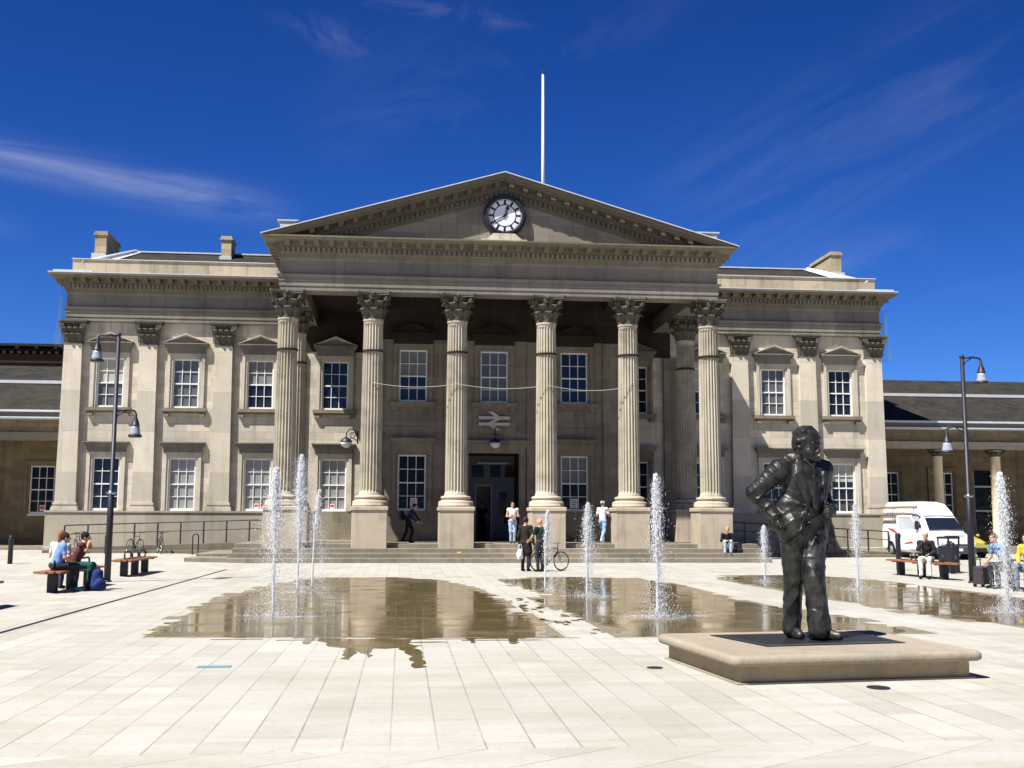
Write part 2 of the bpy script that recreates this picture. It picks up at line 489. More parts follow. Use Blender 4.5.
# ------------------------------------------------------------------ setting: ground, pools, steps
def ground_h(x, y):
    def ss(t): t = max(0, min(1, t)); return t*t*(3-2*t)
    return .19*ss((y+15)/11)*ss((-9.5-x)/5)
def make_ground():
    xs = [-700, -300, -120, -60, -40] + [-30+.8*i for i in range(27)] + [-8, 0, 20, 60, 200, 700]
    ys = [-300, -80, -48, -30] + [-18+.8*i for i in range(23)] + [3, 20, 60, 200, 700, 1500]
    b = MB(); vs = [(x, y, ground_h(x, y)) for y in ys for x in xs]; nx = len(xs); fs = []
    for j in range(len(ys)-1):
        for i in range(nx-1):
            fs.append((j*nx+i, j*nx+i+1, (j+1)*nx+i+1, (j+1)*nx+i))
    b.add(vs, fs, True)
    return T(b.build('ground', M['paving']), 'pale York stone paved square of long slabs', 'ground', kind='structure')
make_ground()

def rough_edge(poly, amp, step, seed):
    r = random.Random(seed); out = []
    n = len(poly)
    for i in range(n):
        a = Vector(poly[i]); b = Vector(poly[(i+1) % n]); L = (b-a).length; k = max(1, int(L/step))
        d = (b-a).normalized() if L > 0 else Vector((1, 0)); nn = Vector((-d.y, d.x))
        w = 0
        for j in range(k):
            w = .6*w + r.uniform(-1, 1)*amp
            p = a + (b-a)*(j/k) + nn*(w if j else 0)
            # water creeps along the slab joints: stretch steps along x
            out.append((p.x + (r.uniform(-1, 1)*amp*1.6 if j and abs(d.y) > .5 else 0), p.y))
    return out
POOLS = [
 ('shallow pool of wet stone round the three left jets', [(-7.45,-36.84),(-7.61,-34.55),(-7.72,-31.23),(-7.43,-27.13),(-7.02,-23.54),(-6.03,-21.08),(-4.2,-20.88),(-2.97,-22.26),(-2.37,-25.9),(-2.07,-30.8),(-1.85,-35.44),(-1.81,-37.3),(-3.34,-37.26),(-5.42,-37.05)], .10),
 ('shallow pool of wet stone in front of the central doorway', [(-1.26,-22.84),(-.37,-21.31),(1.01,-20.81),(2.44,-21.7),(2.91,-23.99),(2.84,-27.67),(2.91,-30.82),(3.2,-32.61),(3.55,-34.55),(3.55,-36.61),(2.92,-37.15),(1.03,-37.44),(-.67,-37.32),(-.79,-35.84),(-.99,-33.45),(-1.28,-30.01),(-.59,-28.84),(-.96,-25.97)], .10),
 ('shallow pool of wet stone on the right of the square', [(5.17,-21.54),(6.3,-20.13),(7.68,-20.19),(8.71,-21.12),(9.12,-23.3),(8.98,-26.46),(9.06,-28.7),(9.0,-31.17),(8.9,-35.4),(7.4,-36.7),(5.8,-36.45),(5.39,-35.41),(5.14,-33.63),(5.15,-31.22),(5.01,-29.15),(5.11,-26.27),(4.9,-24.55)], .10),
 ('trickle of water running out along the joints in front of the left pool', [(-5.14,-37.2),(-4.71,-37.35),(-4.33,-37.3),(-3.87,-37.45),(-3.77,-39.18),(-3.73,-40.3),(-3.87,-40.4),(-3.93,-39.17),(-4.03,-38.4),(-4.22,-38.5),(-4.38,-38.45),(-4.41,-39.4),(-4.52,-38.6),(-4.62,-39.6),(-4.73,-39.5),(-4.72,-38.4),(-4.96,-38.2)], .03),
]
for i, (lab, poly, amp) in enumerate(POOLS):
    b = MB(); b.slab(rough_edge(poly, amp, .16, 20+i), .001, .005+.0004*i)
    T(b.build('water', M['wet']), lab, 'puddle', kind='structure')
def stair(poly, grow, seed):
    r = random.Random(seed); cx = sum(p[0] for p in poly)/len(poly); cy = sum(p[1] for p in poly)/len(poly); out = []
    pts = rough_edge(poly, .02, .55, seed)
    for i, (x, y) in enumerate(pts):
        gx = x+(grow*r.uniform(.1, 1.6) if x > cx else -grow*r.uniform(.1, 1.6)); gy = y+(grow*.9*r.uniform(0, 1.4) if y > cy else -grow*.7*r.uniform(.0, 1.2))
        gx = round(gx/.345)*.345 if r.random() < .6 else gx
        if out: out.append((out[-1][0], gy))
        out.append((gx, gy))
    return out
for i, (lab, poly, amp) in enumerate(POOLS):
    if i == 3: continue
    b = MB(); b.slab(stair(poly, .20, 70+i), .0006, .0030+.0003*i)
    T(b.build('wet_paving', M['damp']), 'damp darkened paving fringing the '+['left pool', 'middle pool', 'right pool'][i], 'wet paving', kind='structure')
# patches left dry or wet on the path between the pools
b = MB(); r = random.Random(3)
for k in range(34):
    y = r.uniform(-37.0, -29.5); x = -1.75+r.uniform(0, 1)*(.75-.02*(y+37)) - .02*(y+37)
    w = r.uniform(.04, .13); l = r.uniform(.12, .55)
    b.slab(rough_edge([(x, y), (x+w, y), (x+w, y+l), (x, y+l)], .02, .08, 50+k), .001, .0062)
for x0, x1, y0, w in ((-5.7, -2.3, -37.42, .035), (-4.95, -3.4, -37.80, .05), (-4.5, -3.75, -38.2, .04), (-3.2, -2.1, -37.62, .03), (-6.6, -5.9, -37.25, .03)):
    pts = [(x0+(x1-x0)*k/24, y0+w*r.uniform(.2, 1)) for k in range(25)]+[(x1-(x1-x0)*k/24, y0-w*r.uniform(.2, 1)) for k in range(25)]
    b.slab(pts, .001, .0066)
for x0, y0, y1 in ((-2.55, -37.2, -38.1), (-5.3, -37.1, -37.9), (-3.1, -37.3, -37.9)):
    b.slab(rough_edge([(x0, y1), (x0+.06, y1), (x0+.1, y0), (x0-.02, y0)], .02, .1, int(-x0*50)), .001, .0068)
T(b.build('water', M['wet']), 'small wet patches scattered on the dry path between the left and middle pools', 'puddle', kind='structure')
b = MB(); b.box(-9.78, -9.70, -43, -15.5, .0005, .006)
T(b.build('road_drain_slot', M['iron']), 'long straight dark drainage slot across the left of the square', 'drain', kind='structure')
def cover(lab, x, y, rx, ry, mat):
    b = MB(); b.slab([(x+rx*math.cos(2*PI*k/16), y+ry*math.sin(2*PI*k/16)) for k in range(16)], .001, .008)
    T(b.build('drain_cover', mat), lab, 'drain cover')
cover('small dark round drain cover left of the statue plinth', -1.21, -40.56, .09, .09, M['iron'])
cover('dark round drain cover in front of the statue plinth', .65, -42.18, .11, .13, M['iron'])
b = MB(); b.box(-6.26, -5.90, -40.18, -40.03, .001, .007)
T(b.build('paving_inlay', plain('blue paint', (.13, .26, .30), .6)), 'small blue rectangle set in the pale paving', 'paving inlay')

# entrance steps and platform
b = MB()
b.box(-10.6, 10.6, -8.30, .02, 0, .70)
b.box(-10.6, 10.6, -8.80, -8.302, -.01, .525)
b.box(-10.6, 10.6, -9.40, -8.802, -.01, .35)
b.box(-10.6, 10.6, -10.10, -9.402, -.01, .175)
b.box(-12.2, -10.602, -9.9, -8.6, -.02, .20)
b.box(-12.0, -10.602, -8.598, -3.3, -.02, .32)
T(b.build('entrance_steps', M['step'], bevel=.02), 'broad flight of four worn stone steps below the columns', 'steps')

# ------------------------------------------------------------------ station building
ST = empty('station_building', (0, 0, 0), 0, 'grand sandstone railway station with six fluted columns and a pediment', 'station')

def wall_open(b, y, x0, x1, z0, z1, ops, depth):
    xs = sorted({x0, x1} | {o[0] for o in ops} | {o[1] for o in ops}); zs = sorted({z0, z1} | {o[2] for o in ops} | {o[3] for o in ops})
    for i in range(len(xs)-1):
        for j in range(len(zs)-1):
            cx, cz = (xs[i]+xs[i+1])/2, (zs[j]+zs[j+1])/2
            if any(o[0] < cx < o[1] and o[2] < cz < o[3] for o in ops): continue
            b.add([(xs[i], y, zs[j]), (xs[i+1], y, zs[j]), (xs[i+1], y, zs[j+1]), (xs[i], y, zs[j+1])], [(0, 1, 2, 3)])
    for a, c, e, g in ops:
        d = y+depth
        b.add([(a, y, e), (a, y, g), (a, d, g), (a, d, e)], [(0, 1, 2, 3)])
        b.add([(c, y, e), (c, d, e), (c, d, g), (c, y, g)], [(0, 1, 2, 3)])
        b.add([(a, y, g), (c, y, g), (c, d, g), (a, d, g)], [(0, 1, 2, 3)])
        b.add([(a, y, e), (a, d, e), (c, d, e), (c, y, e)], [(0, 1, 2, 3)])

WX = [17.79, 14.32, 10.85, 7.314]
ZL0, ZL1, ZU0, ZU1, HW = 2.04, 4.50, 6.84, 9.19, .62
ops = []
for s in (-1, 1):
    for x in WX:
        ops += [(s*x-HW, s*x+HW, ZL0, ZL1), (s*x-HW, s*x+HW, ZU0, ZU1)]
b = MB(); wall_open(b, 0, -19.95, 19.95, 0, 10.96, ops, .2)
b.add([(-19.95, 0, 0), (-19.95, 0, 10.96), (-19.95, 14, 10.96), (-19.95, 14, 0)], [(0, 1, 2, 3)])
b.add([(19.95, 0, 0), (19.95, 14, 0), (19.95, 14, 10.96), (19.95, 0, 10.96)], [(0, 1, 2, 3)])
b.add([(-19.95, 14, 0), (-19.95, 14, 10.96), (19.95, 14, 10.96), (19.95, 14, 0)], [(0, 1, 2, 3)])
b.build('wall', M['ashlar'], ST)
for s in (-1, 1):
    for a, c in ((16.5, 19.05), (13.02, 15.6), (9.6, 12.12)):
        b = MB(); x0, x1 = sorted((s*a, s*c)); b.box(x0, x1, -.028, 0.01, 10.35, 10.86); b.build('string_course', M['stone'], ST)
# podium
b = MB()
prof = [(0, 0), (.06, 0), (.06, .35), (0, .38), (0, 1.93), (.05, 1.95), (.05, 2.03), (-.36, 2.035)]
b.sweep([(o+.36, z-.2 if z == 0 else z) for o, z in prof], [(-19.95, 14), (-19.95, 0), (-9.95, 0)]); PM = stone('podium stone', (.42, .385, .325), (1.7, 2.6, .5), soot_shade=.35); b.build('podium', PM, ST); b = MB()
b.sweep([(o+.36, z-.2 if z == 0 else z) for o, z in prof], [(9.95, 0), (19.95, 0), (19.95, 14)])
b.build('podium', PM, ST)
b = MB()
b.sweep([(.06, .6), (.06, 2.03), (-.1, 2.035)], [(-9.9, 0), (-5.72, 0)]); b.build('porch_base', M['porch'], ST); b = MB(); b.sweep([(.06, .6), (.06, 2.03), (-.1, 2.035)], [(5.72, 0), (9.9, 0)])
b.build('porch_base', M['porch'], ST)

# centre block behind the columns
YC = -4.11
XC = 3.627
cops = [(s*XC-HW, s*XC+HW, ZL0, ZL1) for s in (-1, 1)] + [(s*XC-HW, s*XC+HW, ZU0, ZU1) for s in (-1, 0, 1)] + [(-1.13, 1.13, .70, 4.60)]
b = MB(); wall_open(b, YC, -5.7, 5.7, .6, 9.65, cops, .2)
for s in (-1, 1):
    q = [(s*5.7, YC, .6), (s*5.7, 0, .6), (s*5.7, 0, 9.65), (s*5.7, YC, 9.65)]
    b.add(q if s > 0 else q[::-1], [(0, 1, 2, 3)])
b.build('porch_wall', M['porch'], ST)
b = MB(); b.box(-5.7, 5.7, YC, 0, 9.651, 11.6); b.build('upper_wall', M['soot_shade'], ST)  # dark zone below the porch ceiling, missing bounce light painted as near-black stone
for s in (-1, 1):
    b = MB(); x0, x1 = sorted((s*5.7, s*9.1)); b.box(x0, x1, -.035, .1, 9.65, 11.6); b.build('upper_wall', M['soot_shade'], ST)
for x in (-5.32, -1.86, 1.86, 5.32):
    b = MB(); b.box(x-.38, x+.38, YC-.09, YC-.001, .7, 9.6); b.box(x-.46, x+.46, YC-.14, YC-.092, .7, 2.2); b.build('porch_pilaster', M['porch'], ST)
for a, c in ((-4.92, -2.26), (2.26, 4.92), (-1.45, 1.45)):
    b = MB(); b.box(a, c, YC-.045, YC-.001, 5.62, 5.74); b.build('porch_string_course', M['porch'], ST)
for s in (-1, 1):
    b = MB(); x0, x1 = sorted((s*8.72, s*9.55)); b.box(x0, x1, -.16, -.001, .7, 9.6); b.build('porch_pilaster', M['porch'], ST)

# window kit
def make_window(upper):
    h = (ZU1-ZU0) if upper else (ZL1-ZL0)
    b = MB(); W = HW
    for s in (-1, 1):
        x0, x1 = sorted((s*W, s*(W+.10))); b.box(x0, x1, -.05, .02, 0, h)
        x0, x1 = sorted((s*(W+.102), s*(W+.25))); b.box(x0, x1, -.10, .02, 0, h+.25)
    b.box(-W-.10, W+.10, -.052, .02, h+.002, h+.10); b.box(-W-.25, W+.25, -.103, .02, h+.102, h+.252)
    o = b.build('window', M['stone'])
    s_ = MB()
    fw = .065
    s_.box(-W+.002, -W+fw, .06, .16, .0, h); s_.box(W-fw, W-.002, .06, .16, 0, h)
    s_.box(-W+fw, W-fw, .06, .16, h-fw, h-.002); s_.box(-W+fw, W-fw, .05, .16, .002, .10)
    s_.box(-W+fw, W-fw, .075, .15, h/2-.03, h/2+.03)
    iw = W*2-2*fw
    for k in (1, 2):
        x = -W+fw+iw*k/3; s_.box(x-.014, x+.014, .09, .14, .10, h/2-.03); s_.box(x-.014, x+.014, .09, .14, h/2+.03, h-fw)
    for a, c in ((.10, h/2-.03), (h/2+.03, h-fw)):
        z = (a+c)/2; s_.box(-W+fw, W-fw, .092, .138, z-.014, z+.014)
    s_.build('sash', M['white'], o)
    p = MB(); p.box(-W+.01, W-.01, .142, .19, .01, h-.01); p.build('pane', M['glass'], o)
    si = MB()
    if upper:
        si.box(-W-.40, W+.40, -.24, .02, -.16, -.002); si.box(-W-.36, W+.36, -.14, .02, -.24, -.162)
        for s in (-1, 1):
            x0, x1 = sorted((s*(W+.08), s*(W+.32))); si.box(x0, x1, -.19, .02, -.40, -.242)
    else:
        si.box(-W-.02, W+.02, -.04, .06, -.10, -.002)
    si.build('sill', M['white' if not upper else 'cornice'], o)
    hd = MB(); rim = MB(); z = h+.255
    hd.box(-W-.27, W+.27, -.13, .02, z, z+.26)
    for k, (ex, pr, t) in enumerate(((.33, .2, .07), (.38, .30, .09), (.42, .36, .05))):
        hd.box(-W-ex, W+ex, -pr, .02, z+.262+[0, .072, .164][k], z+.26+[.07, .162, .214][k])
    if upper:
        zt = z+.476; e = W+.42; ap = zt+.40
        hd.prism([(-e+.06, zt), (e-.06, zt), (0, ap-.02)], -.20, .02)
        for s in (-1, 1):
            for o0, o1, pr in ((0, .05, .36), (.052, .11, .30)):
                pts = [(s*e, zt-o0+.02), (s*e, zt-o1+.02), (0, ap-o1+.05), (0, ap-o0+.05)]
                pts = [(x, max(zz, zt+.001)) for x, zz in pts]
                rim.prism(pts if s < 0 else pts[::-1], -pr, .02)
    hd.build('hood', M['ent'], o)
    if upper: rim.build('hood_rim', M['stone'], o)
    return o
M['ent'] = stone('entablature stone', (.245, .228, .205), (2.3, 5, .3), soot_shade=.5)  # cornice shade put into the colour on top of blackened stone
W_up = make_window(True); W_lo = make_window(False)
used = set()
def place_window(proto, x, y, z, glassmat=None, surround=None, parent=ST, scale=None, notice=None):
    o = proto if proto.name not in used else copy_tree(proto, None)
    used.add(proto.name)
    o.parent = parent; o.location = (x, y, z)
    if scale: o.scale = scale
    for c in o.children:
        if glassmat is not None and c.name.startswith('pane'):
            c.material_slots[0].link = 'OBJECT'; c.material_slots[0].material = glassmat
        if surround is not None and (c.name.startswith('hood') or c.name.startswith('sill')):
            c.material_slots[0].link = 'OBJECT'; c.material_slots[0].material = surround
    if surround is not None:
        o.material_slots[0].link = 'OBJECT'; o.material_slots[0].material = surround
    return o
def notice(win, dx, dz, w, h, red):
    b = MB(); b.box(dx-w/2, dx+w/2, .124, .1405, dz, dz+h); o = b.build('notice', M['white'], win)
    if red:
        b = MB(); b.box(dx-w*.4, dx+w*.4, .120, .1235, dz+h*.3, dz+h*.85); b.build('printed_panel', plain('notice red', (.62, .06, .05), .5), o)
    else:
        b = MB()
        for k in range(4): b.box(dx-w*.36, dx+w*(.34-.09*(k % 2)), .120, .1235, dz+h*(.15+.2*k), dz+h*(.24+.2*k))
        b.build('printed_lines', plain('notice ink', (.12, .13, .16), .6), o)
ups = {}
for s in (-1, 1):
    for i, x in enumerate(WX):
        deep = i == 3
        g = [M['blind2'], M['blind2'], M['glass'], M['navyglass']][i] if s < 0 else [M['glass'], M['blind2'], M['glass'], M['glass']][i]
        place_window(W_up, s*x, 0, ZU0, g, M['porch'] if deep and s > 0 else None)  # right end bay surrounds take the stone with shade in its colour
        g = [M['navyglass'], M['blind'], M['blind'], M['blind']][i] if s < 0 else [M['glass'], M['glass'], M['glass'], M['glass']][i]
        w = place_window(W_lo, s*x, 0, ZL0, g, M['porch'] if deep and s > 0 else None)
        if s < 0 and i >= 2: notice(w, -.02, .12, .22, .22, True)
def blind(win, h0, mat):
    b = MB(); b.box(-HW+.07, HW-.07, .1395, .1412, h0, (ZU1-ZU0 if win.location.z > 5 else ZL1-ZL0)-.07); b.build('blind', mat, win)
BL1 = plain('cream roller blind', (.40, .385, .34), .8, 0, .1, 3); BL2 = plain('grey curtain', (.17, .18, .19), .8, 0, .2, 5)
for s in (-1, 0, 1):
    w = place_window(W_up, s*XC, YC, ZU0, M['navyglass'] if s else M['blind2'], M['porch'])
    for c in w.children:
        if c.name.startswith('hood'): c.material_slots[0].material = M['soot_shade']  # hoods carry the same painted shade as the upper wall
for s in (-1, 1):
    w = place_window(W_lo, s*XC, YC, ZL0, M['black'], M['porch']); notice(w, .1 if s < 0 else .0, .14, .3, .42, False)

wins = [o for o in ST.children if o.name.startswith('window')]
for k, o in enumerate(wins):
    if k % 16 in (0, 4, 9, 12): blind(o, (1.2, 1.55, .9, 1.4)[k % 4], BL2 if k % 3 else BL1)
# doorway
d = MB()
for s in (-1, 1):
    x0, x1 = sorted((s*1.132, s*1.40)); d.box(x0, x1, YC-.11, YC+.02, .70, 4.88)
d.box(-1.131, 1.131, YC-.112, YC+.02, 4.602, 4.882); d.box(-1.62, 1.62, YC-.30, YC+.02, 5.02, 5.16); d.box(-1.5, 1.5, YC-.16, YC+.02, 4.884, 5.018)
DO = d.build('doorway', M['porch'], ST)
d = MB()
d.box(-1.13, -1.128+.0, YC+.2, -1.9, .7, 4.6); d.box(1.128, 1.13, YC+.2, -1.9, .7, 4.6); d.box(-1.13, 1.13, YC+.2, -1.9, 4.6, 4.62)
d.build('porch_lining', M['ceiling'], DO)
d = MB()   # screen with an open door, fanlights and a side light
y0 = -2.02
d.box(-1.128, -.70, y0, y0+.1, .7, 3.28); d.box(.10, .42, y0, y0+.1, .7, 3.28); d.box(.80, 1.128, y0, y0+.1, .7, 3.28)
d.box(.42, .80, y0, y0+.1, .7, 1.5); d.box(.42, .80, y0, y0+.1, 2.95, 3.28)
d.box(-1.128, 1.128, y0-.002, y0+.1, 3.282, 3.62); d.box(-1.128, 1.128, y0, y0+.1, 4.18, 4.6)
for a, c in ((-1.128, -.86), (-.3, .0), (.5, .7)): d.box(a, c, y0, y0+.1, 3.62, 4.18)
d.build('door_screen', M['doorpaint'], DO)
d = MB()
d.box(-.70, -.63, y0-.05, y0, .7, 3.2); d.box(.03, .10, y0-.05, y0, .7, 3.2); d.box(-.70, .10, y0-.05, y0, 3.2, 3.28)
d.build('door_frame', plain('pale door frame', (.26, .28, .32), .5), DO)
d = MB(); d.box(-.86, .70, y0+.04, y0+.06, 3.62, 4.18); d.box(.42, .80, y0+.04, y0+.06, 1.5, 2.95)
d.build('door_glazing', M['black'], DO)
d = MB(); d.box(-.62, .82, y0-.12, y0-.06, 4.22, 4.29); d.build('strip_light_housing', M['dullwhite'], DO)
d = MB(); d.box(-1.6, 1.6, 2.2, 2.3, .5, 4.6); d.box(-1.6, -1.5, -1.9, 2.2, .5, 4.6); d.box(1.5, 1.6, -1.9, 2.2, .5, 4.6); d.box(-1.6, 1.6, -1.9, 2.2, 4.62, 4.7); d.box(-1.5, 1.5, -1.9, 2.2, .68, .701)
d.build('booking_hall', M['void'], DO)

# columns
def shaft_mesh(R0, R1, z0, z1, nf=22, seg=6):
    b = MB(); n = nf*seg; H = z1-z0
    rings = [(0, 1.08, 0), (.012, 1.03, 0), (.02, 1.0, .3), (.03, 1, 1)] + [(t, 1, 1) for t in (.2, .35, .5, .65, .8, .9, .965)] + [(.975, 1, .3), (.985, 1.0, 0), (.99, 1.07, 0), (1, 1.07, 0)]
    for t, fac, fl in rings:
        R = (R0+(R1-R0)*(t**1.6))*fac
        for k in range(n):
            u = (k % seg)/seg
            dep = math.sin(PI*u) if u > 0 else 0
            dep = max(0, dep)**.6
            r = R*(1-.16*fl*dep)
            a = 2*PI*k/n
            b.v.append((r*math.cos(a), r*math.sin(a), z0+H*t))
    m = len(rings)
    for i in range(m-1):
        for k in range(n):
            b.f.append((i*n+k, i*n+(k+1) % n, (i+1)*n+(k+1) % n, (i+1)*n+k)); b.sm.append(False)
    return b
def leaf(b, w, prof, lobes=3, tip=.12):
    """acanthus leaf; prof [(z, out)] from root to curled tip, local x across, -y outward; returns points via callback"""
    vs = []; n = len(prof); cols = 5
    for i, (z, o) in enumerate(prof):
        t = i/(n-1)
        ww = w*(.62+.5*math.sin(PI*min(1, t*1.15)))*(1+.16*math.cos(lobes*2*PI*t)) * (1 if t < .75 else max(tip, 1-(t-.75)*2.6))
        for k in range(cols):
            u = (k-(cols-1)/2)/((cols-1)/2)
            bend = .05*w*4*(u*u)*(1 if t < .8 else .3) - .02*math.cos(u*PI*2)
            vs.append((u*ww/2, -(o-bend*.5), z))
    fs = []
    for i in range(n-1):
        for k in range(cols-1):
            fs.append((i*cols+k, i*cols+k+1, (i+1)*cols+k+1, (i+1)*cols+k))
    nv = len(vs)
    vs += [(x, y+.03, z-.008) for x, y, z in vs]
    fs += [tuple(q+nv for q in reversed(f)) for f in fs]
    return vs, fs
def spiral(c, ux, uz, r, turns=1.6, n=20):
    pts = []
    for i in range(n):
        t = i/(n-1); a = turns*2*PI*t; q = r*(1-.8*t)
        pts.append(Vector(c)+Vector(ux)*(q*math.sin(a))+Vector(uz)*(q*math.cos(a)))
    return pts
def column_capital(r, H):
    b = MB()
    b.lathe([(r*1.0, 0), (r*1.1, .02), (r*1.1, .06), (r*1.0, .08), (r*1.02, .5*H), (r*1.15, .75*H), (r*1.5, .88*H)], 32)
    for k in range(8):
        vs, fs = leaf(b, .34, [(.04, r+.03), (.14, r+.06), (.26, r+.085), (.36, r+.12), (.42, r+.19), (.43, r+.245), (.385, r+.275), (.34, r+.265)])
        Mt = Matrix.Rotation(2*PI*k/8+PI/2, 4, 'Z'); b.add([tuple(Mt @ Vector(p)) for p in vs], fs)
        vs, fs = leaf(b, .34, [(.08, r+.02), (.3, r+.05), (.5, r+.085), (.62, r+.14), (.70, r+.22), (.715, r+.285), (.665, r+.315), (.61, r+.30)])
        Mt = Matrix.Rotation(2*PI*(k+.5)/8+PI/2, 4, 'Z'); b.add([tuple(Mt @ Vector(p)) for p in vs], fs)
    for k in range(4):
        a = PI/4+k*PI/2; d = Vector((math.cos(a), math.sin(a), 0)); t = Vector((-d.y, d.x, 0))
        b.tube([d*(r+.02)+Vector((0, 0, .5)), d*(r+.12)+Vector((0, 0, .72)), d*(r+.26)+Vector((0, 0, .90))], [.05, .05, .06], 6)
        for off in (-.05, .05):
            b.tube(spiral(d*(r+.30)+t*off+Vector((0, 0, .83)), d, (0, 0, 1), .115), .038, 5)
        a2 = k*PI/2; d2 = Vector((math.cos(a2), math.sin(a2), 0)); t2 = Vector((-d2.y, d2.x, 0))
        for s in (-1, 1):
            b.tube([d2*(r+.03)+t2*s*.2+Vector((0, 0, .55)), d2*(r+.12)+t2*s*.16+Vector((0, 0, .78))], .035, 5)
            b.tube(spiral(d2*(r+.17)+t2*s*.09+Vector((0, 0, .83)), t2*s, (0, 0, 1), .075, 1.3, 14), .026, 5)
        b.sphere(tuple(d2*(r+.2)+Vector((0, 0, 1.02))), .085, 8, 6, (1, 1, .9))
    # abacus with hollowed sides
    A = .72; poly = []
    for k in range(4):
        a = PI/4+k*PI/2; c = Vector((math.cos(a), math.sin(a))); n2 = Vector((math.cos(a+PI/4), math.sin(a+PI/4)))
        c2 = Vector((math.cos(a+PI/2), math.sin(a+PI/2)))
        P0 = c*A*1.36; P1 = c2*A*1.36
        tt = (P1-P0).normalized()
        P0 = P0+tt*.07; P1 = P1-tt*.07
        for j in range(7):
            u = j/6; p = P0*(1-u)+P1*u - n2*(.15*math.sin(PI*u)); poly.append((p.x, p.y))
    b.slab(poly, .95, 1.02); b.slab([(x*1.04, y*1.04) for x, y in poly], 1.022, 1.09)
    return b
def column_base(R):
    return MB().lathe([(R*1.62, 0), (R*1.62, .1), (R*1.58, .101), (R*1.62, .17), (R*1.55, .235), (R*1.4, .25), (R*1.3, .29), (R*1.3, .32), (R*1.38, .335), (R*1.41, .385), (R*1.33, .43), (R*1.12, .45), (R*1.09, .47)], 40)
RB, RT = .445, .395
mcol = shaft_mesh(RB, RT, 2.62, 9.80)
COLX = [-8.7775, -5.3185, -1.8575, 1.8575, 5.3185, 8.7775]
C0 = mcol.build('column', M['shaft'], ST)
column_base(RB).build('base', M['pedestal'], C0, (0, 0, 2.165))
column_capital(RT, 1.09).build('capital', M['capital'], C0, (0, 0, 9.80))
b = MB(); b.bbox(-.70, .70, -.70, .70, .45, 2.02, .015); b.bbox(-.745, .745, -.745, .745, 2.022, 2.165, .03)
b.build('pedestal', M['pedestal'], C0)
b = MB(); b.lathe([(RT*1.03, 8.46), (RT*1.085, 8.465), (RT*1.085, 8.535), (RT*1.03, 8.54)], 40); b.build('band', M['ceiling'], C0)
C0.location = (COLX[0], -7.94, 0)
for i, x in enumerate(COLX[1:]):
    c = copy_tree(C0, ST); c.location = (x, -7.94, 0); c.rotation_euler.z = (i+1)*PI/2
for s in (-1, 1):
    c = copy_tree(C0, ST); c.location = (s*8.7775, -4.15, 0); c.rotation_euler.z = PI/2

# pilasters
def pilaster():
    w0, w1 = .47, .405
    b = MB()
    b.add([(-w0, -.25, 2.45), (w0, -.25, 2.45), (w0, 0, 2.45), (-w0, 0, 2.45), (-w1, -.25, 9.80), (w1, -.25, 9.80), (w1, 0, 9.80), (-w1, 0, 9.80)],
          [(0, 1, 5, 4), (1, 2, 6, 5), (3, 0, 4, 7)])
    o = b.build('pilaster', M['pil'], ST)
    b = MB(); b.box(-.60, .60, -.36, 0, 2.03, 2.15); b.box(-.57, .57, -.335, 0, 2.15, 2.24); b.box(-.51, .51, -.28, 0, 2.242, 2.30); b.box(-.54, .54, -.31, 0, 2.302, 2.39); b.box(-.49, .49, -.265, 0, 2.392, 2.46)
    b.build('base', M['stone'], o)
    b = MB()
    b.box(-w1-.03, w1+.03, -.28, 0, 9.80, 9.87); 
    b.add([(-w1, -.25, 9.87), (w1, -.25, 9.87), (w1, 0, 9.87), (-w1, 0, 9.87), (-w1-.1, -.34, 10.75), (w1+.1, -.34, 10.75), (w1+.1, 0, 10.75), (-w1-.1, 0, 10.75)], [(0, 1, 5, 4), (1, 2, 6, 5), (3, 0, 4, 7)])
    P1 = [(.04, .02), (.14, .05), (.26, .075), (.36, .11), (.42, .17), (.43, .215), (.385, .245), (.34, .235)]
    P2 = [(.08, .01), (.3, .04), (.5, .075), (.62, .13), (.70, .2), (.715, .255), (.665, .285), (.61, .27)]
    for x in (-.27, 0, .27):
        vs, fs = leaf(b, .25, P1); b.add([(p[0]+x, p[1]-.25, p[2]+9.84) for p in vs], fs)
    for x in (-.405, -.135, .135, .405):
        vs, fs = leaf(b, .235, P2); b.add([(p[0]+x, p[1]-.25, p[2]+9.84) for p in vs], fs)
    for s in (-1, 1):
        b.tube(spiral((s*.48, -.47, 10.64), (s, 0, 0), (0, 0, 1), .13), .042, 5)
        b.tube(spiral((s*.11, -.40, 10.62), (s, 0, 0), (0, 0, 1), .085, 1.3, 14), .03, 5)
        b.tube([(s*.3, -.3, 10.35), (s*.42, -.42, 10.58)], .045, 5)
    b.sphere((0, -.42, 10.80), .085, 8, 6)
    b.box(-.64, .64, -.52, 0, 10.76, 10.83); b.box(-.67, .67, -.545, 0, 10.832, 10.905)
    b.build('capital', M['capital'], o)
    return o
P0 = pilaster()
for i, x in enumerate([-19.496, -16.055, -12.573, 12.573, 16.055, 19.496]):
    p = P0 if i == 0 else copy_tree(P0, ST); p.location = (x, 0, 0)

